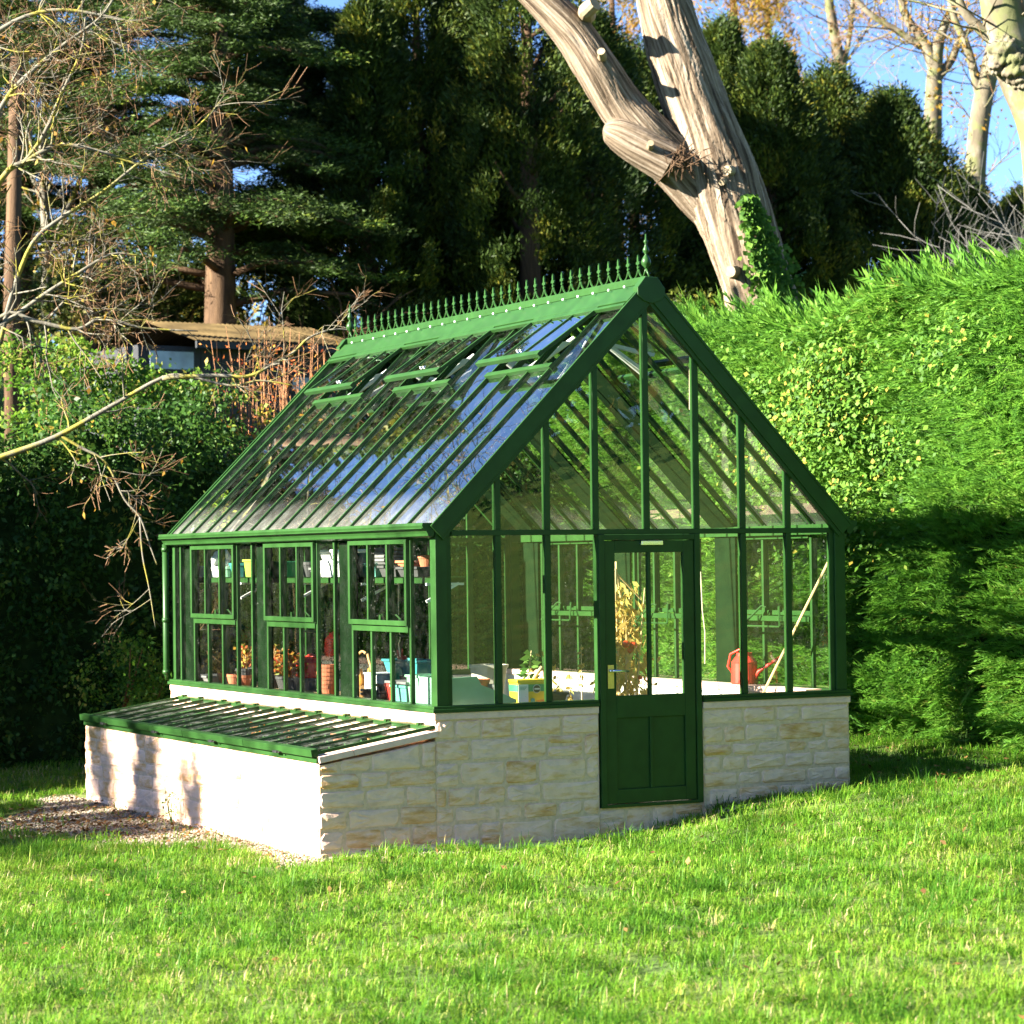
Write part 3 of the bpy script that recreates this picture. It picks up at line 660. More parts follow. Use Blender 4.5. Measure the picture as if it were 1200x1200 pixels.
# basket with hooped handle and squashes
bx, by = .45, yat(424, .45)
t = thing('basket', (bx, by, BZ), 'wicker trug with tall hooped handle holding orange squashes', 'basket')
MB().lathe((bx, by, BZ), [(.11, 0), (.17, .1), (.175, .105), (.16, .105), (.1, .02)], 20, 1, 1.2).build('bowl', M['straw'], t)
MB().tube([(bx, by-.19, BZ+.1), (bx, by-.19, BZ+.22), (bx, by-.1, BZ+.36), (bx, by, BZ+.39), (bx, by+.1, BZ+.36), (bx, by+.19, BZ+.22), (bx, by+.19, BZ+.1)], .012, 8).build('handle', M['straw'], t, smooth=True)
for j, (dx, dy, lab) in enumerate(((-.06, -.08, 'near side'), (-.03, .09, 'far side'), (.06, 0, 'middle'))):
    mb = MB(); mb.lathe((bx+dx, by+dy, BZ+.07), [(.005, 0), (.05, .02), (.06, .05), (.04, .09), (.02, .13), (.015, .17), (.003, .175)], 12)
    tag(mb.build('squash', M['squash'], smooth=True), 'orange bottle shaped squash at the %s of the wicker trug' % lab, 'squash', 'squashes in the trug')
mb = MB(); x, y = .5, yat(448, .5); mb.box(x-.12, x+.12, y-.13, y+.13, BZ, BZ+.2); mb.box(x-.13, x+.13, y-.14, y+.14, BZ+.2, BZ+.215)
tag(mb.build('storage_box', M['white'], bevel=.006), 'square white lidded box on the staging behind the right window', 'box')
pot(.36, yat(459, .36), BZ+.0, .075, .15, 'red', 'red flower pot in front of the white lidded box', group=None)
for j in range(2): trough(.36, yat(447, .36), BZ+.0+.03*j, .22, .4, .06, 'dgrey', 'charcoal seed tray %s in front of the white lidded box' % ['at the bottom', 'on top of another'][j], 'seed_tray', 'tray')
# sprayer
x, y = .55, yat(470, .55)
t = thing('sprayer', (x, y, BZ+.13), 'green pressure sprayer bottle with red trigger behind right window', 'sprayer')
MB().lathe((x, y, BZ+.13), [(.07, 0), (.075, .02), (.075, .11), (.05, .16), (.025, .18), (.025, .2)], 18).build('bottle', M['midgreen'], t, smooth=True)
mb = MB(); mb.box(x-.02, x+.02, y-.05, y+.06, BZ+.33, BZ+.36); mb.beam((x, y+.05, BZ+.35), (x, y+.09, BZ+.4), .02, .02); mb.tube([(x, y, BZ+.36), (x, y, BZ+.42)], .008, 6); mb.build('trigger', M['red'], t)
MB().tube([(x, y-.05, BZ+.3), (x, y-.13, BZ+.27), (x, y-.12, BZ+.17), (x, y-.07, BZ+.16)], .01, 6).build('handle', M['midgreen'], t, smooth=True)
trough(.55, yat(470, .55), BZ, .34, .5, .13, 'dgrey', 'dark crate under the green sprayer bottle', 'crate', 'crate')
trough(.34, yat(478, .34), BZ, .2, .3, .15, 'teal', 'teal storage tub below the sprayer, next to pale bin', 'storage_tub', 'tub')
trough(.34, yat(478, .34), BZ+.151, .24, .4, .03, 'grey', 'grey lid tray laid across the teal storage tub', 'tray_lid', 'tray')
trough(.36, yat(498, .36), BZ, .24, .26, .24, 'mint', 'tall pale green bin in the near corner by the post', 'storage_bin', 'bin')
trough(.62, yat(500, .62)+.3, BZ+.2, .24, .7, .13, 'bluegreen', 'long blue green planter raised at the back of near corner', 'planter', 'planter')
MB_ = MB(); MB_.box(.5, .74, yat(500, .62)-.05, yat(500, .62)+.62, BZ, BZ+.199); tag(MB_.build('wooden_crate', M['wood'], bevel=.004), 'wooden crate holding up the long blue green planter', 'crate')
# potting tray with high back and sloping sides at the gable window
t = thing('potting_tray', (.55, .45, BZ), 'green potting tray with tall back and sloping sides at gable window', 'tray')
mb = MB()
for y in (.17, .62): mb.prism([(.16, BZ), (.78, BZ), (.78, BZ+.06), (.56, BZ+.15), (.48, BZ+.18), (.44, BZ+.25), (.16, BZ+.24)], 1, y, y+.012)
mb.box(.16, .172, .182, .62, BZ, BZ+.24); mb.box(.172, .78, .182, .62, BZ, BZ+.012); mb.build('shell', M['mint'], t, bevel=.003)
pot(.62, .5, BZ+.012, .085, .2, 'terra', 'large terracotta pot standing inside the green potting tray')
pot(.72, .42, BZ+.012, .06, .16, 'grey', 'brown grey pot beside the large terracotta one in the tray')
pot(.95, 1.0, BZ+.0, .16, .3, 'clear', 'cloudy translucent tall pot behind the green potting tray', sx=1)
MB_ = MB(); MB_.box(.75, 1.2, .8, 1.2, -.8, BZ-.001); tag(MB_.build('storage_crate', M['wood'], bevel=.004), 'wooden crate under the cloudy translucent pot', 'crate')
trough(.62, 1.25, BZ, .3, .55, .16, 'dgrey', 'dark slatted crate behind the green potting tray', 'crate', 'crate')
# yellow tub of plant food, printed sleeve, scoop
x, y = .93, .26
t = thing('plant_food_tub', (x, y, BZ), 'yellow plant food tub with green band and black roundel', 'tub')
a, b = .135, .075
def ringbox(k0, k1, z0, z1, d=0):
    v = []
    for k, z in ((k0, z0), (k1, z1)):
        v += [(x-a*k-d, y-b*k-d, z), (x+a*k+d, y-b*k-d, z), (x+a*k+d, y+b*k+d, z), (x-a*k-d, y+b*k+d, z)]
    return v, [(3, 2, 1, 0), (4, 5, 6, 7), (0, 1, 5, 4), (1, 2, 6, 5), (2, 3, 7, 6), (3, 0, 4, 7)]
mb = MB(); mb.add(*ringbox(.94, .985, BZ, BZ+.185)); mb.add(*ringbox(1.03, 1.05, BZ+.185, BZ+.21)); mb.build('tub', M['yellow'], t, bevel=.006)
mb = MB(); mb.add(*ringbox(.972, .982, BZ+.115, BZ+.17, .0015)); mb.build('green_band', M['midgreen'], t)
def disc(name, cx, cz, r_, mat, lift):
    mb = MB(); n = 24; yy = y-b*.985-.004-lift
    mb.add([(cx+r_*math.cos(6.2832*i/n), yy, cz+r_*math.sin(6.2832*i/n)) for i in range(n)]+[(cx+r_*math.cos(6.2832*i/n), yy+.004, cz+r_*math.sin(6.2832*i/n)) for i in range(n)],
           [tuple(range(n))]+[(i, i+n, (i+1) % n+n, (i+1) % n) for i in range(n)]); return mb.build(name, M[mat], t)
disc('roundel_edge', x+.035, BZ+.135, .034, 'white', .0); disc('roundel', x+.035, BZ+.135, .03, 'black', .002)
mb = MB(); mb.box(x+.012, x+.058, y-b*.985-.009, y-b*.985-.007, BZ+.129, BZ+.141); mb.build('roundel_bar', M['white'], t)
mb = MB(); mb.box(x-.127, x-.04, y-b*.985-.004, y-b*.985-.0015, BZ+.02, BZ+.172); mb.build('white_label', M['white'], t)
for k, wz in ((0, .13), (1, .12), (2, .11)):
    mb = MB(); mb.box(x-.118, x-.05-.01*k, y-b*.985-.006, y-b*.985-.0045, BZ+.02+wz, BZ+.024+wz); mb.build('label_line', M['teal'], t)
disc('green_spot', x+.0, BZ+.045, .018, 'teal', .001)
mb = MB()
for (dx, rr) in ((.05, .028), (.085, .032), (.11, .022)): mb.lathe((x+dx, y-b*.93-.004, BZ+.02), [(rr, 0), (rr*.9, rr*.5), (rr*.4, rr*.9)], 10, 1, .12)
mb.build('flower_print', M['orange'], t)
tag(MB().tube([(x+.05, y+.01, BZ+.2), (x+.085, y, BZ+.26), (x+.12, y-.01, BZ+.3)], [.016, .014, .017], 8).build('trowel_handle', M['cane'], smooth=True), 'wooden trowel handle sticking up out of the yellow tub', 'trowel')
def sprig(x, y, z, h, n, mat, label, lean=(0, 0), leaf=.06, droop=.3):
    t = thing('seedling', (x, y, z), label, 'plant')
    MB().tube([(x, y, z), (x+lean[0]*.5, y+lean[1]*.5, z+h*.5), (x+lean[0], y+lean[1], z+h)], [.006, .005, .003], 5).build('stem', M['cane'], t)
    tt = rng.uniform(.25, 1, n); c = np.stack([x+lean[0]*tt, y+lean[1]*tt, z+h*tt], 1)
    d = randdir(n); d[:, 2] = d[:, 2]*.4-droop; V, F = kites(c, unit(d), rng.uniform(.6, 1.2, n)*leaf, rng.uniform(.4, .7, n)*leaf)
    fast_mesh('foliage', V, F, rng.random(len(F)), mat, t)
sprig(1.05, .55, BZ, .42, 26, M['freshleaf'], 'broad leaved green seedling standing behind the yellow tub', (.06, 0), .1)
trough(1.2, .42, BZ, .22, .2, .09, 'black', 'black tray of plant labels right of the yellow tub', 'label_tray', 'tray')
# tomato vines standing on the floor
def tomato(x, y, h, n, label, fruits, spread=.16, canes=True):
    t = thing('tomato_plant', (x, y, -.8), label, 'tomato plant')
    MB().lathe((x, y, -.8), pot_prof(.17, .25), 16).build('pot', M['dgrey'], t)
    mb = MB()
    for k in range(5):
        a = rng.uniform(0, 6.28); s = spread*rng.uniform(.4, 1.); mb.tube([(x, y, -.6), (x+s*math.cos(a)*.6, y+s*math.sin(a)*.6, -.6+h*.45), (x+s*math.cos(a), y+s*math.sin(a), -.6+h*rng.uniform(.75, .98))], [.009, .007, .004], 6)
    mb.build('vine', M['cane'], t)
    if canes:
        mb = MB()
        for k, (dx, dz) in enumerate(((-.12, 0), (.14, -.05), (-.05, .06))): mb.tube([(x+dx*1.3, y+dx*.6, -.7), (x-.06+dx*.1, y, -.6+h+.12+dz)], .009, 6)
        mb.tube([(x-.08, y, -.6+h+.1), (x+.2, y+.05, -.6+h-.14)], .008, 6); mb.build('cane', M['cane'], t)
    tt = rng.beta(1.3, 1.2, n); wid = spread*(1.15-.55*tt)
    c = np.stack([x+rng.normal(0, .62, n)*wid, y+rng.normal(0, .62, n)*wid, -.55+h*.98*tt], 1); d = randdir(n)*.8+np.array((0, 0, -.9))
    V, F = kites(c, unit(d), rng.uniform(.05, .13, n), rng.uniform(.018, .05, n)); rn = np.clip(.15+.5*rng.random(len(F))+.3*(np.sin(c[:, 2]*9)*.5), 0, 1)
    fast_mesh('foliage', V, F, rn, M['dryleaf'], t)
    for dx, dz, r_ in fruits: MB().ball((x+dx, y-spread*.8, dz), r_, 8, .9).build('tomato', M['tomato'], t, smooth=True)
tomato(2.32, 1.2, 1.55, 800, 'withered tomato vine on canes with red fruit behind the door glass', ((-.07, .44, .035), (.0, .43, .036), (-.03, .385, .026), (.06, .16, .022), (-.21, 1.02, .018)), .2)
tomato(1.98, 2.0, .95, 130, 'sparse drooping green tomato vine left of the door', (), .13, False)
tomato(2.85, 2.0, .85, 160, 'low leafy tomato vine in the right half of door glass', (), .14, False)
for j, (px, py, h) in enumerate(((655, 815, .25), (668, 822, .28), (682, 822, .5))):
    p = on(px, py, 1, .5+.25*j); sprig(p[0], p[1], -.05, h, 22, M['dryleaf'], ['short withered seedling nearest the yellow tub', 'drooping withered seedling in the middle of the gable pane', 'tall withered seedling close to the left door post'][j], (.0, 0), .06, .6)
trough(1.32, .95, -.2, .3, .9, .14, 'dgrey', 'dark planter the withered seedlings grow in, left of door', 'planter', 'planter')
MB_ = MB(); MB_.box(1.2, 1.44, .6, 1.3, -.8, -.201); tag(MB_.build('plank_crate', M['wood'], bevel=.004), 'plank crate under the dark planter left of the door', 'crate')
p = on(874, 803, 1, 1.3); watering_can(3.63, p[1]+.1, .052, .115, .27, 'red', 'red plastic watering can standing on the right window ledge', R(-62), .5, False)
MB().box(W-.26, W-.1, .24, LN-.24, .001, .05).build('inner_ledge', M['cast'], gh)
tag(MB().tube([on(893, 815, 0, 3.4), on(974, 652, 0, 3.66)], .011, 6).build('bamboo_cane', M['cane']), 'pale bamboo cane leaning against the right gable corner', 'cane')
tag(MB().tube([on(821, 670, 1, .5), on(823, 715, 1, .5), on(826, 740, 1, .5), on(826, 778, 1, .5)], .005, 5).build('hanging_string', M['string']), 'knotted string hanging inside just right of the door', 'string')
tag(MB().tube([on(808, 433, 1, .3), on(808, 480, 1, .3)], .004, 5).build('vent_cord', M['string']), 'short cord hanging from the vent rail inside the gable', 'cord')
p = on(470, 672, 0, .5)
tag(MB().tube([on(467, 672, 0, .45), on(467, 735, 0, .45), on(469, 748, 0, .45), on(467, 755, 0, .45), on(469, 770, 0, .45)], .005, 5).build('pull_string', M['string']), 'pale cord hanging from the shelf above the green sprayer', 'cord')

# ================================================================== GROUND
def ground_sheet():
    def axis(lo, hi, a, b, fine):
        mid = np.arange(a, b+1e-6, fine); l = a-np.geomspace(fine*1.5, a-lo, 26); r = b+np.geomspace(fine*1.5, hi-b, 26)
        return np.concatenate([l[::-1], mid, r])
    xs, ys = axis(-600, 600, -9, 14, .25), axis(-300, 900, -12, 24, .25)
    X, Y = np.meshgrid(xs, ys); V = np.stack([X, Y, hgt(X, Y)], -1).reshape(-1, 3); nx = len(xs)
    i, j = np.meshgrid(np.arange(nx-1), np.arange(len(ys)-1)); q = (j*nx+i).ravel()
    F = np.stack([q, q+1, q+nx+1, q+nx], 1)
    m, t, p, o = new_mat('lawn_soil'); tc = N(t, 'ShaderNodeTexCoord')
    n1 = N(t, 'ShaderNodeTexNoise', Scale=2.2, Detail=8.); n2 = N(t, 'ShaderNodeTexNoise', Scale=40., Detail=4.)
    t.links.new(tc.outputs['Object'], n1.inputs['Vector']); t.links.new(tc.outputs['Object'], n2.inputs['Vector'])
    r1 = ramp(t, n1.outputs['Fac'], [(.35, (.06, .11, .012)), (.55, (.1, .16, .018)), (.75, (.15, .17, .03))])
    r2 = ramp(t, n2.outputs['Fac'], [(.3, (.5, .5, .5)), (.7, (1.2, 1.2, 1.2))])
    mx = N(t, 'ShaderNodeMixRGB', blend_type='MULTIPLY'); mx.inputs[0].default_value = 1; t.links.new(r1.outputs[0], mx.inputs[1]); t.links.new(r2.outputs[0], mx.inputs[2]); t.links.new(mx.outputs[0], p.inputs['Base Color'])
    p.inputs['Roughness'].default_value = .95
    o = fast_mesh('ground', V, F, np.zeros(len(F)), m); o['kind'] = 'structure'
    for poly in (o.data.polygons,): poly.foreach_set('use_smooth', [True]*len(F))
ground_sheet()

def in_view(P, mx=1.35, side=1.2):
    """points inside a widened view cone (so that a step aside still finds grass)"""
    q = P-CAM; d = q@FW; x = q@RT; y = q@UP
    return (d > 6) & (np.abs(x) < d*.1975*mx+side) & (y > -d*.1975*1.15-1)
GRAV = lambda x, y: ((x > -1.36+.08*np.sin(y*2.1)) & (x < -.9) & (y > -.36+.08*np.sin(x*5)) & (y < 6.2)) | ((y > -.3-.05*np.sin(x*4)+.1*np.clip(x-.4, 0, 1)) & (y < 0) & (x > -1.2) & (x < 1.6)) \
    | ((x < -.9) & (x > -4.5) & (y > 1.3+2.4*(-x-1.4)+.15*np.sin(x*5)) & (y < 5.75-1.0*(-x-1)+.15*np.sin(x*3.)))
FOOT = lambda x, y: ((x > -.97) & (x < W+.02) & (y > .0) & (y < LN+.05))
def scatter_lawn(n, box, dens):
    x = rng.uniform(box[0], box[1], n); y = rng.uniform(box[2], box[3], n)
    P = np.stack([x, y, hgt(x, y)], 1); k = in_view(P) & ~FOOT(x, y)
    d = (P-CAM)@FW
    k &= rng.random(n) < np.clip(dens(d), 0, 1)
    return P[k]
def clumpy(x, y, s, ph):
    return .5+.25*(np.sin(x*s+ph)*np.cos(y*s*1.13-ph*2)+np.sin(x*s*2.3+y*s*1.7+ph*3)*np.cos(y*s*1.9-x*s*.6))
def blades(P, ln, wd, lean=.55, mat=None, name='grass', rn=None, dirb=None):
    n = len(P); a = rng.uniform(0, 2*math.pi, n); l = np.stack([np.cos(a), np.sin(a), np.zeros(n)], 1)
    if dirb is not None: l = unit(l+dirb)
    s = np.stack([-l[:, 1], l[:, 0], np.zeros(n)], 1); k = rng.beta(2.2, 1.3, n)[:, None]*lean*2
    ln = ln[:, None]; wd = wd[:, None]; up = np.array((0, 0, 1.))
    p0 = P-up*.01; p1 = P+up*ln*.52*(1-k*.3)+l*ln*.3*k; p2 = P+up*ln*(1-.62*k)+l*ln*.95*k
    V = np.stack([p0-s*wd, p0+s*wd, p1+s*wd*.75, p1-s*wd*.75, p2+s*wd*.12, p2-s*wd*.12], 1).reshape(-1, 3)
    b = np.arange(n)[:, None]*6; F = np.concatenate([b+np.array([0, 1, 2, 3]), b+np.array([3, 2, 4, 5])], 1).reshape(-1, 4)
    rr = np.repeat(rn if rn is not None else rng.random(n), 2)
    o = fast_mesh(name, V, F, rr, mat); o['kind'] = 'stuff'; return o
M['grass'] = leafy('grass_blade', [(0, (0.0417, 0.1252, 0.01129)), (.3, (0.0918, 0.2193, 0.01505)), (.62, (0.1585, 0.2817, 0.02445)), (.84, (0.2503, 0.3131, 0.04702)), (.93, (0.4005, 0.3288, 0.1317)), (1, (0.4588, 0.3757, 0.2069))], .4, .5, 1.25)
P = scatter_lawn(900000, (-9, 12, -12, 12), lambda d: np.where(d < 13, 1.0, np.where(d < 20, .8, .45)))
P = P[~(GRAV(P[:, 0], P[:, 1]) & (rng.random(len(P)) < .97))]
c1 = clumpy(P[:, 0], P[:, 1], 3.1, .4); c2 = clumpy(P[:, 0], P[:, 1], 1.1, 2.); c3 = clumpy(P[:, 0], P[:, 1], 7.7, 1.2)
keep = rng.random(len(P)) < .5+.8*c3; P, c1, c2, c3 = P[keep], c1[keep], c2[keep], c3[keep]
P[:, 2] += .08*np.clip(clumpy(P[:, 0], P[:, 1], 4.3, 2.7)-.3, 0, 1)+.03*c3
ln = (.03+.05*c1+.035*c3)*rng.uniform(.55, 1.6, len(P)); wd = rng.uniform(.0018, .0038, len(P))*(1+.04*np.clip((P-CAM)@FW-12, 0, 20))
rn = np.clip(.02+.6*c2+.4*c1*.8-.12*c3+rng.normal(0, .17, len(P))+(rng.random(len(P)) < .05)*.5, 0, 1)
blades(P, ln, wd, .8, M['grass'], 'grass', rn)
# tufts: blades fan out from a common root and bend over
def tufts(nt_, per, r0, l0, l1, box, name, mu, keepf):
    tc_ = scatter_lawn(nt_, box, lambda d: d*0+1); tc_ = tc_[~GRAV(tc_[:, 0], tc_[:, 1])]; tc_ = tc_[rng.random(len(tc_)) < keepf(tc_[:, 0], tc_[:, 1])]; m_ = len(tc_)
    off = rng.normal(0, r0, (m_*per, 2)); size = np.repeat(rng.uniform(.6, 1.35, m_), per); TP = np.repeat(tc_, per, 0); TP[:, :2] += off*size[:, None]
    TP[:, 2] = hgt(TP[:, 0], TP[:, 1])+.08*np.clip(clumpy(TP[:, 0], TP[:, 1], 4.3, 2.7)-.3, 0, 1)+.02
    wind = np.repeat(rng.normal(0, .5, (m_, 2)), per, 0); db = np.concatenate([off/r0*1.3+wind, np.zeros((m_*per, 1))], 1)
    KP = ~FOOT(TP[:, 0], TP[:, 1]); hue = np.repeat(np.clip(rng.normal(mu, .2, m_)+.25*(clumpy(tc_[:, 0], tc_[:, 1], 1.1, 2.)-.5), 0, .9), per)
    blades(TP[KP], (rng.uniform(l0, l1, m_*per)*size)[KP], rng.uniform(.0017, .0034, m_*per)[KP], .85, M['grass'], name, np.clip(hue+rng.normal(0, .13, m_*per)+(rng.random(m_*per) < .05)*.5, 0, 1)[KP], db[KP])
tufts(24000, 26, .04, .045, .1, (-9, 12, -12, 8), 'tussock_grass', .5, lambda x, y: .2+.8*clumpy(x, y, 3.3, 1.))
tufts(3600, 90, .075, .08, .18, (-9, 12, -12, 3), 'long_grass', -.05, lambda x, y: np.clip(1.9*clumpy(x, y, 2.1, 4.)-.6, .03, 1))
ST = scatter_lawn(12000, (-9, 12, -12, 6), lambda d: d*0+.5); ST = ST[~GRAV(ST[:, 0], ST[:, 1])]; ST = ST[rng.random(len(ST)) < .25+.9*clumpy(ST[:, 0], ST[:, 1], 1.7, 5.)**2]; ST[:, 2] += .03
blades(ST, rng.uniform(.07, .15, len(ST)), rng.uniform(.0013, .0024, len(ST)), .95, M['grass'], 'straw_grass', np.clip(rng.normal(.95, .06, len(ST)), 0, 1))
# gravel and leaf litter
n = 60000; x = rng.uniform(-4.2, 1.7, n); y = rng.uniform(-.6, 6.3, n); k = GRAV(x, y) & ~((x > -.95) & (y > -.01)); x, y = x[k], y[k]; n = len(x)
C = np.stack([x, y, hgt(x, y)+.004], 1); r_ = rng.uniform(.007, .019, n)[:, None]
oct_ = np.array([(1, 0, 0), (0, 1, 0), (-1, 0, 0), (0, -1, 0), (0, 0, .7), (0, 0, -.6)])
D = oct_[None]*rng.uniform(.7, 1.25, (n, 6, 1)); V = (C[:, None]+D*r_[:, None]).reshape(-1, 3)
tri = np.array([(0, 1, 4), (1, 2, 4), (2, 3, 4), (3, 0, 4), (1, 0, 5), (2, 1, 5), (3, 2, 5), (0, 3, 5)])
F = (np.arange(n)[:, None, None]*6+tri).reshape(-1, 3)
M['pebble'] = leafy('pebble', [(0, (0.152, 0.119, 0.0825)), (.4, (0.266, 0.221, 0.165)), (.8, (0.38, 0.323, 0.255)), (1, (0.095, 0.0765, 0.06))], 0, .8)
fast_mesh('gravel', V, F, np.repeat(rng.random(n), 8), M['pebble'])['kind'] = 'stuff'
M['litter'] = leafy('fallen_leaf', [(0, (.07, .035, .015)), (.5, (.15, .075, .025)), (1, (.26, .16, .06))], .15, .7)
n = 1900; x = rng.normal(-1.9, .8, n); y = rng.normal(3.6, 1.3, n); k = GRAV(x, y) & (x < -.98); xa_, ya_ = x[k], y[k]
x = rng.uniform(-9, 12, 5200); y = rng.uniform(-11, 7, 5200); k = ~FOOT(x, y) & in_view(np.stack([x, y, hgt(x, y)], 1)) & (rng.random(5200) < .22)
x2 = rng.uniform(4.2, 6., 200); y2 = rng.uniform(-1, 5, 200)
x = np.concatenate([xa_, x[k], x2]); y = np.concatenate([ya_, y[k], y2]); n = len(x)
Cc = np.stack([x, y, hgt(x, y)+rng.uniform(.012, .04, n)+np.where(GRAV(x, y), 0, rng.uniform(.03, .07, n))], 1); d = randdir(n); d[:, 2] *= .35; nn = randdir(n)*.5+np.array((0, 0, 1))
V, F = kites(Cc, unit(d), rng.uniform(.03, .07, n), rng.uniform(.02, .045, n), nn)
fast_mesh('leaf_litter', V, F, rng.random(len(F)), M['litter'])['kind'] = 'stuff'
p = np.array([CX-.1, 3.0, hgt(CX-.1, 3.0)])
t = thing('wall_weed', p, 'small sprouting weed at the foot of the cold frame wall', 'weed')
mb = MB()
for a in (-.05, .03, .06): mb.tube([p, p+np.array((-.02, a*.6, .12)), p+np.array((-.03, a*1.6, .26+a))], [.005, .004, .002], 5)
mb.build('stem', M['freshleaf'], t)
n = 60; V, F = kites(p+np.stack([rng.normal(-.02, .02, n), rng.normal(0, .06, n), rng.uniform(.04, .28, n)], 1), randdir(n), rng.uniform(.02, .05, n), rng.uniform(.012, .02, n)); fast_mesh('leaves', V, F, rng.random(len(F)), M['freshleaf'], t)

# ================================================================== HEDGES
def plumes(P, D, L, K=7, wid=.055, droop=.0):
    """feathery conifer sprays: each has an axis with leaflets on both sides"""
    n = len(P); D = unit(D); S = unit(np.cross(D, randdir(n))); out = []
    for k in range(K):
        t = (k+.5)/K
        base = P+D*(L*t)[:, None]+np.array((0, 0, -droop))*(L*t*t)[:, None]
        for sg in (-1, 1):
            d = unit(D+S*sg*.62*(1-t*.35)+rng.normal(0, .12, (n, 3)))
            out.append(kites(base, d, L*(.36-.22*t)*rng.uniform(.7, 1.25, n), L*wid*rng.uniform(.8, 1.3, n)))
    out.append(kites(P, D, L*1.1, L*.05))
    V, F = cat_vf(out); return V, F, 2*K+1
HX = 3.76+2.35
def hedge_top(y): return 3.62+.10*np.sin(y*1.1)+.08*np.sin(y*2.7+1)+.03*(y-3)*.0
M['leyland'] = leafy('leyland_spray', [(0, (0.05813, 0.1509, 0.02396)), (.4, (0.09688, 0.2307, 0.02567)), (.75, (0.1453, 0.284, 0.03423)), (.95, (0.1938, 0.2663, 0.05135)), (1, (0.3294, 0.2485, 0.06848))], .45, .55, 1.4)
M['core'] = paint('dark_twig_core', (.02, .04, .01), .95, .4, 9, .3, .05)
hd = thing('conifer_hedge', (HX, 3, hgt(HX, 3)), 'tall clipped bright green conifer hedge along the right side of the lawn', 'hedge')
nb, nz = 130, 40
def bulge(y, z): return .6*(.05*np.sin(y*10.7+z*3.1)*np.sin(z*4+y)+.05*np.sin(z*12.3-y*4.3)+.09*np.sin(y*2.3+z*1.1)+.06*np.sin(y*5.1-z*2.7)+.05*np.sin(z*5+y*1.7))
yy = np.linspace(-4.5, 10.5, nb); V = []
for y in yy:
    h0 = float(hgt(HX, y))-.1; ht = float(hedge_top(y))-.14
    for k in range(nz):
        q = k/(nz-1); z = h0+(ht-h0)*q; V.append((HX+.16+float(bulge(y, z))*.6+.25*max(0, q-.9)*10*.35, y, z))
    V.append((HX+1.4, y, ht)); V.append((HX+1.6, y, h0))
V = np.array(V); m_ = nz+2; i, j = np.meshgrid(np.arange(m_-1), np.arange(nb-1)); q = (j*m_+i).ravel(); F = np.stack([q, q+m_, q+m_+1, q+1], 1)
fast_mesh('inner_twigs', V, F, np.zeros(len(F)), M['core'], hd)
n = 46000
y = rng.uniform(-4.3, 10.3, n); u_ = rng.random(n)**.9; h0 = hgt(HX, y); ht = hedge_top(y); top = rng.random(n) < .17
z = h0-.0+(ht-h0)*u_; x = HX+.15+bulge(y, z)*1.3+rng.normal(0, .07, n)
x[top] = HX+.1+rng.random(top.sum())*1.2; z[top] = ht[top]-.14
fl = .35*np.sin(y*1.9+z*1.3); D = np.stack([-.75+rng.normal(0, .3, n), .15+fl+rng.normal(0, .42, n), .22+.2*np.sin(z*2.2-y)+rng.normal(0, .28, n)], 1); D[top] = np.stack([-.65+rng.normal(0, .3, top.sum()), .25+rng.normal(0, .4, top.sum()), .45+rng.normal(0, .25, top.sum())], 1)
L = rng.uniform(.14, .32, n)*(1+.3*top)
# a few long shoots break the outline
k = top & (rng.random(n) < .2); L[k] *= 1.6; D[k, 2] += .35
V, F, m_ = plumes(np.stack([x, y, z], 1), D, L, 11, .045, .2)
base_r = np.clip(rng.beta(2, 2, n)*.85+.1*np.sin(y*1.3+z), 0, .97); fr = np.tile(base_r, m_); fr = np.clip(fr+rng.normal(0, .09, len(fr)), 0, 1)
fast_mesh('foliage', V, F, fr, M['leyland'], hd)
# ivy growing over part of the hedge
M['ivy'] = leafy('ivy_leaf', [(0, (0.02564, 0.0729, 0.00936)), (.5, (0.05984, 0.1378, 0.01404)), (.9, (0.1111, 0.2026, 0.0234)), (1, (0.342, 0.2268, 0.039))], .25, .6, 1.2)
iv = thing('ivy', (HX-.1, 4, 2), 'broad leaved ivy with yellow flower heads scrambling over the conifer hedge', 'ivy')
n = 4200; c0 = [(4.3, 1.9, .8, .55, .34), (3.6, 2.65, .42, .42, .2), (3.3, 2.9, .25, .3, .12), (5.0, 2.6, .5, .4, .14), (2.6, 2.2, .3, .2, .06), (1.6, 3.1, .5, .2, .07), (3.2, 1.5, .5, .3, .07)]
w_ = np.array([c[4] for c in c0]); pick = rng.choice(len(c0), n, p=w_/w_.sum()); c0 = np.array(c0)
y = c0[pick, 0]+rng.normal(0, 1, n)*c0[pick, 2]*1.05; z = c0[pick, 1]+rng.normal(0, 1, n)*c0[pick, 3]*.95; k = (z < 3.5) & (z > -.5); y, z = y[k], z[k]; n = len(y)
P = np.stack([HX-.22+bulge(y, z)*1.2+rng.normal(0, .09, n), y, z], 1); d = np.stack([-.3+rng.normal(0, .3, n), rng.normal(0, .6, n), -.5+rng.normal(0, .4, n)], 1)
V, F = kites(P, unit(d), rng.uniform(.035, .075, n), rng.uniform(.03, .06, n), np.stack([-1+rng.normal(0, .4, n), rng.normal(0, .4, n), .5+rng.normal(0, .4, n)], 1))
fast_mesh('leaves', V, F, rng.random(len(F)), M['ivy'], iv)

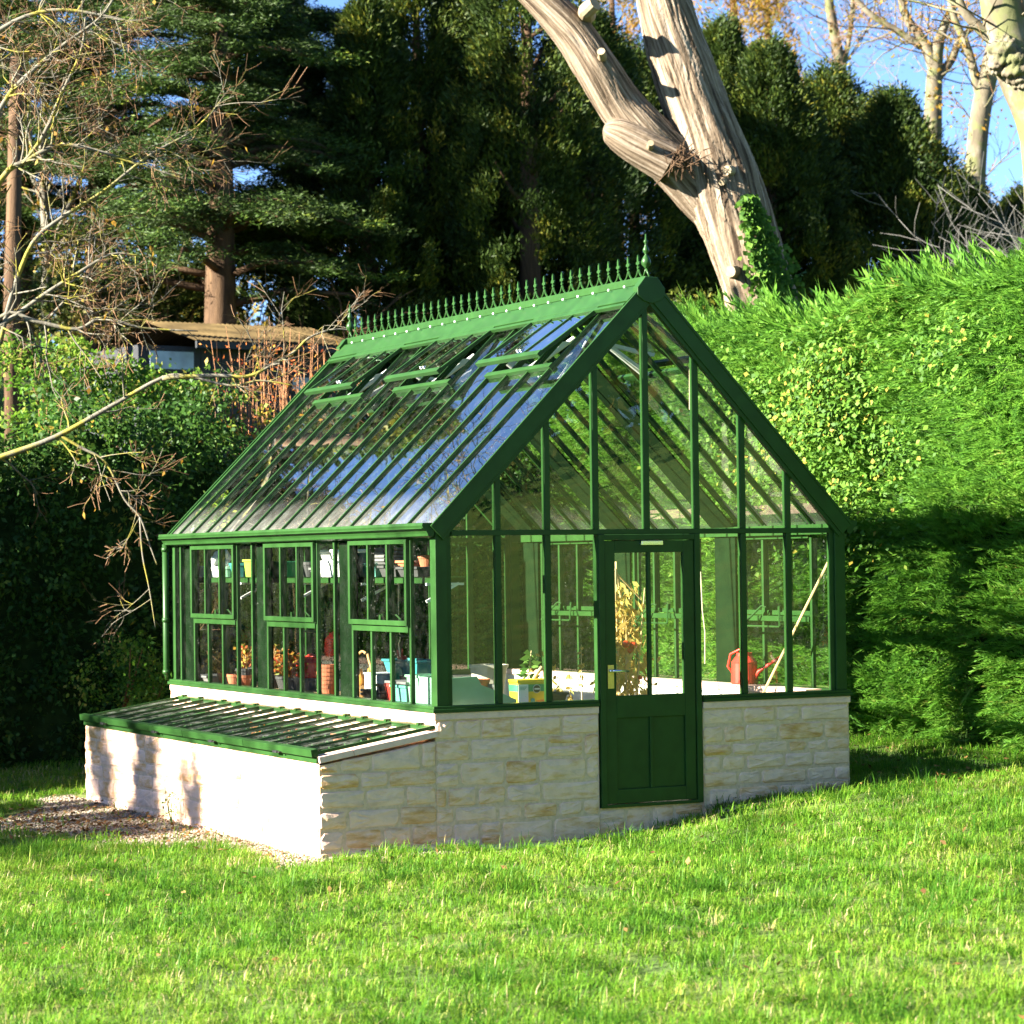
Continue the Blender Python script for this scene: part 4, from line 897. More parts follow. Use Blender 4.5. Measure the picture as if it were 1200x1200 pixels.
def leaf_cloud(c, rad, n, ln, wd, droop=-.2):
    """c (m,3) clump centres, rad (m,) or (m,3) radii, n leaves per clump; leaves sit near each clump's skin"""
    m_ = len(c); rad = np.asarray(rad, float); rad = rad[:, None] if rad.ndim == 1 else rad
    q = randdir(m_*n)*(rng.random((m_*n, 1))**.45); P = np.repeat(c, n, 0)+q*np.repeat(np.broadcast_to(rad, (m_, 3)), n, 0)
    d = unit(q+randdir(m_*n)*.9+np.array((0, 0, droop)))
    return kites(P, d, rng.uniform(.6, 1.35, m_*n)*ln, rng.uniform(.6, 1.3, m_*n)*wd)
# overgrown mixed hedge behind the greenhouse and to the left
M['privet'] = leafy('broad_leaf', [(0, (0.02074, 0.0576, 0.01152)), (.5, (0.04032, 0.09792, 0.01613)), (.8, (0.09216, 0.1613, 0.02304)), (.94, (0.1958, 0.2304, 0.03456)), (1, (0.4032, 0.2765, 0.04608))], .35, .45, 1.3)
bh = thing('broadleaf_hedge', (0, 9.2, hgt(0, 9.2)), 'dark overgrown broadleaved hedge behind the greenhouse on the left', 'hedge')
HB = 9.0
def bh_top(x): return 2.85+.28*np.sin(x*1.7)+.2*np.sin(x*4.1+1)-.35*sstep(-1, 4, x)
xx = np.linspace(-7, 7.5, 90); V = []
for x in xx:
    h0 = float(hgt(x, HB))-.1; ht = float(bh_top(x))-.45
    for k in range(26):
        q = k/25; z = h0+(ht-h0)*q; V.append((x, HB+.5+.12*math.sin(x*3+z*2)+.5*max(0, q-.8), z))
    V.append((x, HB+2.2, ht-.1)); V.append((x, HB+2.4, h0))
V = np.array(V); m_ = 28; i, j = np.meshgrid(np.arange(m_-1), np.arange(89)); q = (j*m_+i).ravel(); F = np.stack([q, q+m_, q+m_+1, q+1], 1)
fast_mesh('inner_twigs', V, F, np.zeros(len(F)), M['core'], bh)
m_ = 1500; x = rng.uniform(-6.5, 7., m_); u_ = rng.random(m_); h0 = hgt(x, HB); ht = bh_top(x); z = h0+.05+(ht-h0-.1)*u_; y = HB+.2+rng.normal(0, .18, m_)+.4*sstep(.8, 1., u_)*rng.random(m_)
tp = rng.random(m_) < .2; z[tp] = ht[tp]-.2+rng.normal(0, .12, tp.sum()); y[tp] = HB+rng.uniform(.2, 1.8, tp.sum())
V, F = leaf_cloud(np.stack([x, y, z], 1), rng.uniform(.16, .34, m_), 46, .075, .045, -.3)
fr = np.clip(np.repeat(rng.beta(1.5, 2.2, m_), 46)*.9+rng.normal(0, .12, m_*46), 0, 1)
fast_mesh('foliage', V, F, fr, M['privet'], bh)

# ================================================================== TREES
M['bark'] = bark_mat('conifer_bark', (0.03, 0.0195, 0.01275), (0.075, 0.045, 0.0255), (0.135, 0.0825, 0.045))
M['planebark'] = bark_mat('mottled_bark', (.06, .05, .035), (.125, .105, .07), (.25, .23, .17), 2.4, .6, .6, (.11, .115, .05))
M['lichenbark'] = bark_mat('lichened_bark', (0.084, 0.072, 0.054), (0.144, 0.132, 0.102), (0.204, 0.192, 0.15), 8., .5, .4, (0.216, 0.192, 0.036))
M['twig'] = paint('brown_twig', (0.1309, 0.06545, 0.0238), .8, .3, 3)
M['greytwig'] = paint('grey_twig', (0.084, 0.0812, 0.0728), .8, .25, 3)
M['redtwig'] = paint('dead_stem', (0.288, 0.128, 0.048), .8, .3, 3)
M['darkcon'] = leafy('dark_conifer', [(0, (0.0136, 0.02763, 0.00544)), (.5, (0.02992, 0.05313, 0.00884)), (.85, (0.0748, 0.09563, 0.01088)), (1, (0.1496, 0.1381, 0.017))], .2, .55, 1.1)
M['cedar'] = leafy('cedar_needles', [(0, (0.018, 0.0312, 0.006944)), (.5, (0.0315, 0.0585, 0.01091)), (.85, (0.0495, 0.0975, 0.01488)), (1, (0.1125, 0.143, 0.01488))], .12, .55, 1.1)
M['larch'] = leafy('autumn_larch', [(0, (0.168, 0.084, 0.012)), (.5, (0.252, 0.144, 0.018)), (1, (0.18, 0.18, 0.03))], .4, .6, 1.2)
M['olive'] = leafy('olive_leaf', [(0, (0.0272, 0.0408, 0.0068)), (.5, (0.0612, 0.0816, 0.0102)), (.8, (0.136, 0.136, 0.017)), (1, (0.2312, 0.1836, 0.0272))], .4, .5, 1.3)
M['limeleaf'] = leafy('lime_leaf', [(0, (.03, .085, .01)), (.5, (.075, .17, .015)), (.9, (.16, .25, .03)), (1, (.24, .24, .05))], .45, .5, 1.3)
M['heart'] = bark_mat('stripped_bark', (0.05102, 0.03473, 0.02211), (0.1615, 0.1198, 0.0808), (0.3146, 0.2564, 0.1956), 7., 1., 1., None, 'bark_co')

def grow(mb, p, d, r, ln, lev, rg, spread=.6, up=.12, segs=4, kids=(3, 5), n=5, shrink=.62, twig=None, tl=1, rmin=.004, tips=None):
    """one branch with its children; branches of the last levels go into twig"""
    p = np.array(p, float); d = unit(np.array(d, float)); pts = [p]; rad = [r]
    for i in range(segs):
        d = unit(d+np.array([rg.gauss(0, .16), rg.gauss(0, .16), rg.gauss(0, .13)+up*.5]))
        p = p+d*ln/segs; pts.append(p); rad.append(max(rmin, r*(1-.55*(i+1)/segs)))
    (twig if (twig is not None and lev < tl) else mb).tube(pts, rad, n if lev > 0 else 3, caps=False)
    if lev == 0:
        if tips is not None: tips.append(p)
        return
    for _ in range(rg.randint(*kids)):
        t = rg.uniform(.3, 1.); i = min(int(t*segs), segs-1); q = pts[i]*(1-(t*segs-i))+pts[i+1]*(t*segs-i)
        dd = unit(pts[i+1]-pts[i]); side = unit(np.cross(dd, (rg.gauss(0, 1), rg.gauss(0, 1), rg.gauss(0, 1))))
        grow(mb, q, dd*(1-spread*.6)+side*spread, max(rmin, rad[i]*rg.uniform(.45, .7)), ln*shrink*rg.uniform(.7, 1.2), lev-1, rg, spread, up, max(2, segs-1), kids, max(3, n-1), shrink, twig, tl, rmin, tips)

def cypress(loc, h, w, label, mat, n_cl=420, per=70, leaf=.16, group='dark conifers behind the greenhouse', seed=1, trunk_h=.0, lean=0, name='cypress_tree', flat=1., base_open=.0):
    """upright conifer: sprays gathered in clumps round a trunk, thinner towards the tip"""
    rg = np.random.default_rng(seed); loc = np.array(loc, float); t = thing(name, loc, label, 'tree', group)
    mb = MB(); mb.tube([loc-(0, 0, .4), loc+(0, 0, h*.3), loc+(lean*.5, 0, h*.6), loc+(lean, 0, h*.95)], [.035*h*.8, .026*h*.8, .016*h, .004*h], 8)
    rr = random.Random(seed)
    for k in range(16):
        z = h*rr.uniform(.05+trunk_h*.5, .8); a = rr.uniform(0, 6.28); q = w*.8*(1-z/h*.6)
        mb.tube([loc+(0, 0, z), loc+(math.cos(a)*q*.5, math.sin(a)*q*.5, z+q*.25), loc+(math.cos(a)*q, math.sin(a)*q, z+q*.75)], [.05, .035, .012], 5)
    mb.build('trunk', M['bark'], t, smooth=True)
    u_ = rg.random(n_cl)**.85; u_ = trunk_h+(1-trunk_h)*u_; a = rg.uniform(0, 2*np.pi, n_cl)
    prof = np.minimum(1, (1.02-u_)*1.9)**.75*np.clip((u_-trunk_h)*7+.35, 0, 1)
    lob = 1+.22*np.sin(a*3+u_*9+seed)+.14*np.sin(a*7-u_*17+seed*2)
    r_ = w*prof*lob*rg.uniform(.35, 1., n_cl)**.5
    c = np.stack([loc[0]+lean*u_+np.cos(a)*r_, loc[1]+np.sin(a)*r_, loc[2]+h*u_], 1)
    rad = np.stack([w*.16*rg.uniform(.6, 1.3, n_cl)]*2+[w*.22*flat*rg.uniform(.7, 1.5, n_cl)], 1)
    m_ = n_cl*per; q = unit(rg.normal(size=(m_, 3)))*(rg.random((m_, 1))**.4); P = np.repeat(c, per, 0)+q*np.repeat(rad, per, 0)
    out = np.repeat(np.stack([np.cos(a), np.sin(a), np.full(n_cl, .9)], 1), per, 0)
    V, F = kites(P, unit(out+rg.normal(0, .55, (m_, 3))), rg.uniform(.6, 1.4, m_)*leaf, rg.uniform(.6, 1.3, m_)*leaf*.3)
    fr = np.clip(np.repeat(rg.beta(1.6, 2., n_cl), per)+rg.normal(0, .12, m_), 0, 1)
    fast_mesh('crown', V, F, fr, mat, t); return t
def foot(px, d, py=360):
    p = atd(px, py, d); return np.array([p[0], p[1], float(hgt(p[0], p[1]))])
def top_h(px, py, d): # height above ground of the point seen at px, py
    p = atd(px, py, d); return p[2]-float(hgt(p[0], p[1]))

# dark mass behind the ridge
for (px, d, py, w, lab, seed) in ((432, 41, 10, 1.15, 'slim dark conifer left of the tall group, above the shed end', 2), (492, 42, -60, 1.5, 'tall dark conifer above the far end of the roof cresting', 3),
        (556, 43.5, -20, 1.35, 'dark conifer in the middle of the group over the cresting', 4), (622, 41.5, -90, 1.6, 'tall dark conifer beside the leaning limb of the bare trunk', 5),
        (690, 44, 25, 1.7, 'dark conifer seen under the leaning limb of the bare trunk', 6), (745, 47, 70, 1.7, 'dark conifer directly behind the fork of the bare trunk', 7),
        (585, 48, 60, 1.8, 'bushy dark conifer filling the gap behind the tall group', 8)):
    f = foot(px, d); cypress(f, top_h(px, py, d), w, lab, M['darkcon'], 560, 150, .1, seed=seed, trunk_h=.1)
# broad dark conifer right of the trunk
for (px, d, py, w, lab, seed) in ((905, 45, 62, 1.5, 'pointed dark conifer right behind the bare leaning trunk', 21), (975, 47, 95, 1.9, 'broad dark yew above the middle of the bright hedge', 22), (1050, 46, 120, 1.7, 'dark yew at the right of the group in front of plane trees', 23), (1125, 52, 215, 1.5, 'low dark yew between the forked and the leaning plane tree', 25), (1205, 53, 235, 1.7, 'dark yew cut by the right frame edge above the hedge', 26), (850, 49, 30, 1.3, 'thin dark conifer behind the bare trunk on its right', 24)):
    f = foot(px, d); cypress(f, top_h(px, py, d), w, lab, M['darkcon'], 560, 150, .1, 'dark yews above the bright hedge', seed, .18, name='yew_tree', flat=.8)
# cedar on the left: boughs in flat layers
def cedar(loc, h, w, label, seed, n_b=84, group='cedars on the left'):
    rg = random.Random(seed); rq = np.random.default_rng(seed); loc = np.array(loc, float); t = thing('cedar_tree', loc, label, 'tree', group)
    mb = MB(); mb.tube([loc-(0, 0, .5), loc+(.05, 0, h*.35), loc+(.1, 0, h*.7), loc+(.1, 0, h)], [.3, .24, .15, .05], 12)
    cs, rd = [], []
    for k in range(n_b):
        z = h*rg.uniform(.3, 1); a = rg.uniform(0, 6.28); q = w*(1.15-.75*z/h)*rg.uniform(.55, 1.1)
        e = [loc+(.08, 0, z)]; 
        for s in (.35, .7, 1.): e.append(loc+np.array((math.cos(a+.2*s)*q*s, math.sin(a+.2*s)*q*s, z+.12*q*math.sin(s*2.6)-.1*q*s*s)))
        mb.tube(e, [.07, .05, .03, .01], 5)
        for s in np.linspace(.3, 1.05, 7):
            for _ in range(2):
                off = rq.normal(0, .3*q*.4, 3)*np.array((1, 1, .12)); i = min(int(s*3), 2); f = s*3-i
                cs.append(e[i]*(1-f)+e[i+1]*f+off); rd.append((.42, .42, .1))
    mb.build('trunk', M['bark'], t, smooth=True)
    per = 150; c = np.array(cs); rad = np.array(rd)*rq.uniform(.7, 1.3, (len(cs), 1)); m_ = len(c)*per
    q = unit(rq.normal(size=(m_, 3)))*(rq.random((m_, 1))**.5); P = np.repeat(c, per, 0)+q*np.repeat(rad, per, 0)
    d = rq.normal(0, 1, (m_, 3)); d[:, 2] = d[:, 2]*.35+.1
    V, F = kites(P, unit(d), rq.uniform(.05, .13, m_), rq.uniform(.012, .024, m_)); fast_mesh('crown', V, F, np.clip(np.repeat(rq.beta(1.6, 2, len(c)), per)+rq.normal(0, .1, m_), 0, 1), M['cedar'], t)
for (px, d, py, w, lab, seed) in ((116, 42, -140, 3.3, 'dark cedar with a sunlit trunk at the upper left', 41), (255, 39.5, -60, 3., 'dark cedar with flat boughs above the shed roof', 42), (345, 43, -10, 2.2, 'cedar standing between the shed and the tall conifers', 43), (20, 45, -100, 2.6, 'dark cedar at the left edge behind lichened branches', 44)):
    f = foot(px, d); cedar(f, top_h(px, py, d), w, lab, seed)

# sunlit understorey and small trees between the shed and the conifers
def bush(px, py, d, w, h, n, mat, label, leaf=.07, name='shrub', group=None, per=50, base=True):
    p = atd(px, py, d); g = float(hgt(p[0], p[1])); loc = np.array([p[0], p[1], g]); t = thing(name, loc, label, 'shrub', group)
    top = p[2]+h/2-g; mb = MB(); rg = random.Random(int(px*7+py))
    for k in range(9 if py < 700 else 2):
        a = rg.uniform(0, 6.28); q = w*rg.uniform(.2, .6); z0_ = max(0, top-h*1.3) if py > 400 else 0; mb.tube([loc+(0, .3*(z0_ > 0), z0_-.1), loc+(math.cos(a)*q*.4, math.sin(a)*q*.4, z0_+(top-z0_)*.5), loc+(math.cos(a)*q, math.sin(a)*q, z0_+(top-z0_)*.9)], [.014, .01, .004], 5)
    mb.build('stems', M['twig'], t)
    zz = rng.uniform(max(.05, top-h), top, n); a = rng.uniform(0, 6.28, n); r_ = w*np.sqrt(rng.random(n))*np.clip(1.25-(zz-(top-h))/h*.7, .3, 1)
    c = np.stack([loc[0]+np.cos(a)*r_, loc[1]+np.sin(a)*r_, g+zz], 1)
    V, F = leaf_cloud(c, rng.uniform(.12, .3, n), per, leaf, leaf*.6, -.1); fast_mesh('foliage', V, F, np.clip(np.repeat(rng.random(n), per)+rng.normal(0, .15, n*per), 0, 1), mat, t)
bush(345, 290, 44, 1.7, 1.9, 70, M['limeleaf'], 'sunlit yellow green understorey shrub above the shed roof', .1)
bush(95, 330, 40, 1.2, 1.6, 60, M['olive'], 'warm yellow brown bush behind the lichened tree', .08)
bush(200, 345, 41, 1.4, .9, 46, M['olive'], 'low yellowish bush left of the shed roof', .08)
bush(290, 330, 43, 1.2, 1., 40, M['olive'], 'small yellowish shrub at the shed ridge', .1)
bush(520, 340, 47, 1.6, 1., 50, M['olive'], 'yellowish shrub glimpsed above the roof cresting', .1)
bush(700, 345, 47, 1.3, 1., 40, M['olive'], 'yellow leaved shrub behind the cresting at the apex end', .1)
bush(955, 330, 56, 2.6, 1.6, 80, M['olive'], 'pale yellow autumn shrub between the dark yews', .12)
bush(815, 380, 34, .5, .7, 16, M['olive'], 'small yellow leaved shrub right of the roof apex', .08)
bush(235, 487, 31, 1.0, .8, 46, M['privet'], 'light green bush in front of the dark shed', .07)
bush(60, 450, 30, 1.0, 1.0, 60, M['limeleaf'], 'yellow green sunlit bush at the left edge over the hedge', .07)
bush(140, 470, 30.5, 1.0, .8, 60, M['limeleaf'], 'sunlit leafy bush with one pale bloom over the hedge', .07)
bush(150, 785, 26.3, .5, .6, 26, M['limeleaf'], 'bright yellow green shrub just behind the cold frame', .05)
bush(185, 800, 26.4, .35, .4, 14, M['limeleaf'], 'sunlit shrub beside the greenhouse downpipe', .055)
mb = MB(); rg = random.Random(5)
t = thing('small_tree', foot(432, 40), 'small crooked tree with a sunlit trunk at the end of the cresting', 'tree')
grow(mb, foot(432, 40)-np.array((0, 0, .2)), (-.05, 0, 1), .14, 2.0, 3, rg, .7, .1, 5, (3, 4), 7, .75); mb.build('trunk', M['bark'], t, smooth=True)
for px, hh, lab in ((535, 1.9, 'dark leaning stem under the conifers, right of the crooked tree'), (602, 2.2, 'second dark stem under the conifers')):
    mb = MB(); f = foot(px, 39.5); mb.tube([f-np.array((0, 0, .2)), f+np.array((.2, 0, 1.)), f+np.array((.5, 0, hh))], [.1, .08, .04], 7)
    for k in (-.5, .3, .7): mb.tube([f+np.array((.2, 0, 1.)), f+np.array((.2+k*.5, 0, 1.6)), f+np.array((.2+k*1.1, .1, 2.1+abs(k)*.3))], [.05, .035, .01], 5)
    tag(mb.build('tree_stem', M['bark'], smooth=True), lab, 'tree')
# red brown dead stems by the shed
f = atd(338, 480, 31.6); f[2] = float(hgt(f[0], f[1])); t = thing('dead_stems', f, 'tangle of red brown dead stems in front of the shed', 'shrub')
mb = MB(); rg = random.Random(12)
for k in range(70):
    q = f+np.array((rg.gauss(0, .5), rg.gauss(0, .25), 0)); hh = rg.uniform(3.5, 4.7); l = rg.gauss(0, .25)
    mb.tube([q, q+np.array((l*.4, 0, hh*.55)), q+np.array((l, rg.gauss(0, .1), hh))], [.011, .008, .003], 4, caps=False)
    for _ in range(3):
        s = rg.uniform(.6, .95); b = q+np.array((l*s, 0, hh*s)); mb.tube([b, b+np.array((rg.gauss(0, .16), rg.gauss(0, .1), rg.uniform(.1, .35)))], [.005, .002], 3, caps=False)
mb.build('stems', M['redtwig'], t)
n = 500; P = f+np.stack([rng.normal(0, .5, n), rng.normal(0, .25, n), rng.uniform(3.1, 4.5, n)], 1); V, F = kites(P, randdir(n), rng.uniform(.03, .07, n), rng.uniform(.015, .03, n)); fast_mesh('seed_heads', V, F, rng.random(len(F))*.6, M['autumn'], t)

# shed
sp0, sp1 = atd(230, 399, 36.), atd(432, 397, 37.5); 
ex = unit(np.array([sp1[0]-sp0[0], sp1[1]-sp0[1], 0])); ey = np.array([-ex[1], ex[0], 0]); LS = np.linalg.norm((sp1-sp0)[:2]); ze = sp0[2]
sh_ = thing('garden_shed', sp0*np.array((1, 1, 0))+np.array((0, 0, float(hgt(sp0[0], sp0[1])))), 'low dark timber shed with a sunlit mossy sheet roof', 'shed')
def S(a, b, z): return sp0*np.array((1, 1, 0))+ex*a+ey*b+np.array((0, 0, z))
def sbox(mb, a0, a1, b0, b1, z0, z1):
    mb.add([S(a0, b0, z0), S(a1, b0, z0), S(a1, b1, z0), S(a0, b1, z0), S(a0, b0, z1), S(a1, b0, z1), S(a1, b1, z1), S(a0, b1, z1)], [(0, 3, 2, 1), (4, 5, 6, 7), (0, 1, 5, 4), (1, 2, 6, 5), (2, 3, 7, 6), (3, 0, 4, 7)])
M['tarred'] = paint('tarred_boards', (.012, .014, .018), .7, .3, 5, .2)
M['sheetroof'] = paint('mossy_roof_sheet', (0.065, 0.0455, 0.0195), .9, .6, 2.2, .4, .1)
M['bluegrey'] = paint('faded_blue_sheet', (.3, .36, .42), .6, .25, 4)
zg = float(min(hgt(sp0[0], sp0[1]), hgt(sp1[0], sp1[1])))-.3
mb = MB(); sbox(mb, -.75, LS-.15, .3, 3., zg, ze-.06)
for k in range(int((LS+.85)/.16)): sbox(mb, -.75+.16*k, -.75+.16*k+.15, .28, .299, zg, ze-.09)
mb.build('wall', M['tarred'], sh_)
mb = MB(); pit = .24
for s in (0, 1):
    for k in range(int(LS/.076)):
        a = .076*k; b0, b1 = (0, 1.7) if s == 0 else (3.4, 1.7)
        mb.add([S(a, b0, ze+.0), S(a+.038, b0, ze+.02), S(a+.076, b0, ze+.0), S(a, b1, ze+pit*1.7), S(a+.038, b1, ze+pit*1.7+.02), S(a+.076, b1, ze+pit*1.7)], [(0, 1, 4, 3), (1, 2, 5, 4)])
mb.build('roof', M['sheetroof'], sh_)
mb = MB(); sbox(mb, 0, LS, -.02, .03, ze-.1, ze-.005); mb.build('fascia', M['tarred'], sh_)
for a, b, c_, d_, nm in ((175, 229, 411, 433, 'window'), (352, 372, 441, 456, 'window'), (376, 396, 441, 456, 'window')):
    q0 = on(a, c_, 1, S(0, .2, 0)[1]); A = np.dot(q0-sp0, ex); q1 = on(b, d_, 1, S(0, .2, 0)[1]); B = np.dot(q1-sp0, ex)
    mb = MB(); sbox(mb, A, B, .24, .279, q1[2], q0[2]); w_ = mb.build(nm, M['bluegrey'], sh_)
    mb = MB(); sbox(mb, A-.04, B+.04, .255, .278, q0[2], q0[2]+.04); sbox(mb, A-.04, B+.04, .255, .278, q1[2]-.04, q1[2]); mb.build('frame', M['tarred'], w_)

# ------------------------------------------------------------------ the big stripped, forked trunk
BCO = []
def rough_limb(px_pts, d, rads, seed, seg=300, n=220, amp=.12, flare=None):
    """limb through pixels at depth d; ridged bark modelled as real relief running along the limb"""
    C_ = np.array([atd(x, y, dd) for (x, y), dd in zip(px_pts, d)]); s = np.linspace(0, len(C_)-1, seg)
    def cr(A, s):
        A = np.asarray(A, float); i = np.clip(s.astype(int), 0, len(A)-2); f = s-i
        if A.ndim > 1: f = f[:, None]
        p0, p1, p2, p3 = A[np.maximum(i-1, 0)], A[i], A[i+1], A[np.minimum(i+2, len(A)-1)]
        return .5*((2*p1)+(-p0+p2)*f+(2*p0-5*p1+4*p2-p3)*f*f+(-p0+3*p1-3*p2+p3)*f**3)
    c = cr(C_, s); r_ = cr(np.array(rads), s); T = unit(np.gradient(c, axis=0)); a0 = unit(np.cross(T, FW)); b0 = np.cross(T, a0)
    ln = np.concatenate([[0], np.cumsum(np.linalg.norm(np.diff(c, axis=0), axis=1))]); th = np.linspace(0, 2*np.pi, n, endpoint=False)
    TH, SS = np.meshgrid(th, ln); k = seed
    rel = 0
    wob = .5*np.sin(SS*2.1+k)+.35*np.sin(SS*4.7+TH+k*2)+.2*np.sin(SS*9.3-TH*2+k)
    for f, wgt, tw, pw in ((5, .55, .6, .6), (11, .5, .9, .5), (19, .38, .5, .45), (31, .24, 1.2, .45), (47, .14, .8, .5)):
        ph = wob*tw*2+.5*np.sin(SS*(1.3+.11*f)+k*f); g = np.abs(np.sin(TH*f/2+ph))**pw; rel = rel+wgt*(g-.75)*(.65+.35*np.sin(SS*(1.9+f*.13)+TH*3+k*f))
    rel += .3*np.sin(SS*2.6+k)*np.sin(TH*2+SS)+.12*np.sin(SS*7+TH*5+k)*np.sin(TH*9-SS*3)
    rel += rng.normal(0, .05, rel.shape)
    rr = r_[:, None]*(1+amp*rel)
    V = c[:, None]+(a0[:, None]*np.cos(TH)[..., None]+b0[:, None]*np.sin(TH)[..., None])*rr[..., None]; V = V.reshape(-1, 3)
    i, j = np.meshgrid(np.arange(n), np.arange(seg-1)); q = (j*n+i).ravel(); q2 = (j*n+(i+1) % n).ravel(); F = np.stack([q, q2, q2+n, q+n], 1)
    BCO.append(np.stack([np.cos(TH+.25*np.sin(SS*1.3)), np.sin(TH+.25*np.sin(SS*1.3)), SS*.13+k*3], -1).reshape(-1, 3))
    return V, F
D0 = 30.5; PXM = D0/FPX
bt = thing('forked_trunk', foot(905, D0), 'huge pale stripped tree trunk forking in two above the greenhouse roof', 'tree')
V1 = rough_limb([(912, 470), (902, 395), (886, 330), (868, 275), (850, 225), (830, 165), (808, 105), (789, 45), (775, -10), (765, -60)], [D0]*10, [q_*.9*PXM for q_ in (58, 52, 47, 47, 49, 44, 41, 38, 35, 33)], 1.)
V2 = rough_limb([(893, 350), (880, 305), (858, 262), (825, 225), (790, 190), (758, 158), (728, 125), (700, 82), (672, 40), (640, 5), (605, -30)], [D0+.12]*3+[D0+.05, D0-.05]+[D0-.15]*2+[D0-.25]*4, [24*PXM, 29*PXM, 33*PXM, 33*PXM, 30*PXM, 28*PXM, 27*PXM, 25*PXM, 23*PXM, 21*PXM, 19*PXM], 2.6, amp=.11)
V3 = rough_limb([(785, 192), (748, 170), (726, 157), (713, 152), (707, 150)], [D0-.3]*5, [24*PXM, 23*PXM, 20*PXM, 14*PXM, 3*PXM], 4.1, 80, 90, .12)
V, F = cat_vf([V1, V2, V3]); tr = fast_mesh('trunk', V, F, rng.random(len(F)), M['heart'], bt); tr.data.polygons.foreach_set('use_smooth', [True]*len(F)); at_ = tr.data.attributes.new('bark_co', 'FLOAT_VECTOR', 'POINT'); at_.data.foreach_set('vector', np.concatenate(BCO).astype(np.float32).ravel())
M['cutwood'] = paint('sawn_wood', (0.231, 0.1764, 0.105), .8, .15, 20, .2)
for (x, y, r_, dx, dy) in ((856, 200, 6, -5, 1), (860, 318, 7, -5, 1), (688, 12, 9, 9, -6), (706, 66, 5, -2, -4), (848, 212, 4, -3, 3), (762, 172, 4, 0, -3)):
    p = atd(x, y, D0-40*PXM if x > 800 else D0-.3-25*PXM); mb = MB(); e = p-FW*.1+RT*dx*PXM-UP*dy*PXM
    mb.tube([p+FW*.3, p-FW*.02, e], [r_*PXM*1.25, r_*PXM*1.05, r_*PXM*.95], 12); mb.build('cut_stub', M['cutwood'], bt)
M['bramble'] = M['twig']
p = atd(802, 188, D0-.55); mb = MB(); rg = random.Random(3)
for k in range(90):
    q = p+np.array((rg.gauss(0, .09), rg.gauss(0, .06), rg.gauss(0, .07))); mb.tube([q, q+np.array((rg.gauss(0, .1), rg.gauss(0, .06), rg.gauss(0, .1)))], [.008, .004], 4)
tag(mb.build('twig_nest', M['bark']), 'untidy clump of brown twigs caught in the fork of the big trunk', 'nest')
# ivy climbing the shaded side
iv = thing('climbing_ivy', foot(905, D0), 'dark green ivy climbing the right side of the big bare trunk', 'ivy')
n = 2600; tt = rng.random(n)**1.7; cy = 402-175*tt; cx = np.interp(cy, [225, 275, 330, 395, 470], [850, 866, 882, 897, 905])+26+rng.normal(0, 1, n)*(20-16*tt)
axis_x = np.interp(cy, [225, 275, 330, 395, 470], [850, 866, 882, 897, 905]); off = np.clip((cx-axis_x)/50, -1.05, 1.05); k = off > -.6; cx, cy, off, n = cx[k], cy[k], off[k], int(k.sum())
P = np.array([atd(a, b, D0-.53*math.sqrt(max(0, 1-o*o))*.98-.03) for a, b, o in zip(cx, cy, off)])+RT*(.03*np.sign(off)*(np.abs(off) > .9))[:, None]
V, F = kites(P, unit(randdir(n)*.7+np.array((0, 0, -.7))-FW*.2), rng.uniform(.06, .11, n), rng.uniform(.05, .09, n), -FW+randdir(n)*.5); fast_mesh('leaves', V, F, rng.random(len(F))*.85, M['ivy'], iv)

# ------------------------------------------------------------------ bare plane trees and larches at the upper right
def px_limb(mb, pts, d, rads, n=8):
    """smooth limb through pixels (x, y) at depth d"""
    C_ = np.array([atd(x, y, d) for x, y in pts]); s = np.linspace(0, len(C_)-1, (len(C_)-1)*4+1); i = np.clip(s.astype(int), 0, len(C_)-2); f = (s-i)[:, None]
    p0, p1, p2, p3 = C_[np.maximum(i-1, 0)], C_[i], C_[i+1], C_[np.minimum(i+2, len(C_)-1)]
    c = .5*((2*p1)+(-p0+p2)*f+(2*p0-5*p1+4*p2-p3)*f*f+(-p0+3*p1-3*p2+p3)*f**3)
    r_ = np.interp(s, np.arange(len(rads)), rads)*d/FPX; mb.tube(list(c), list(r_), n); return c, r_
def twigs_along(mb, c, r_, rg, num, ln, lev=2, twig=None, tl=2, spread=.7, up=.1, tips=None, side=None):
    for _ in range(num):
        k = rg.randint(int(len(c)*.15), len(c)-2); d = unit(c[k+1]-c[k]); q = unit(np.cross(d, (rg.gauss(0, 1), rg.gauss(0, 1), rg.gauss(0, 1))))
        if side is not None: q = unit(q+side)
        grow(mb, c[k], d*.45+q*spread, max(.005, min(.02, r_[k]*.45)), ln*rg.uniform(.5, 1.3), lev, rg, .6, up, 4, (3, 5), 4, .6, twig, tl, .0028, tips)
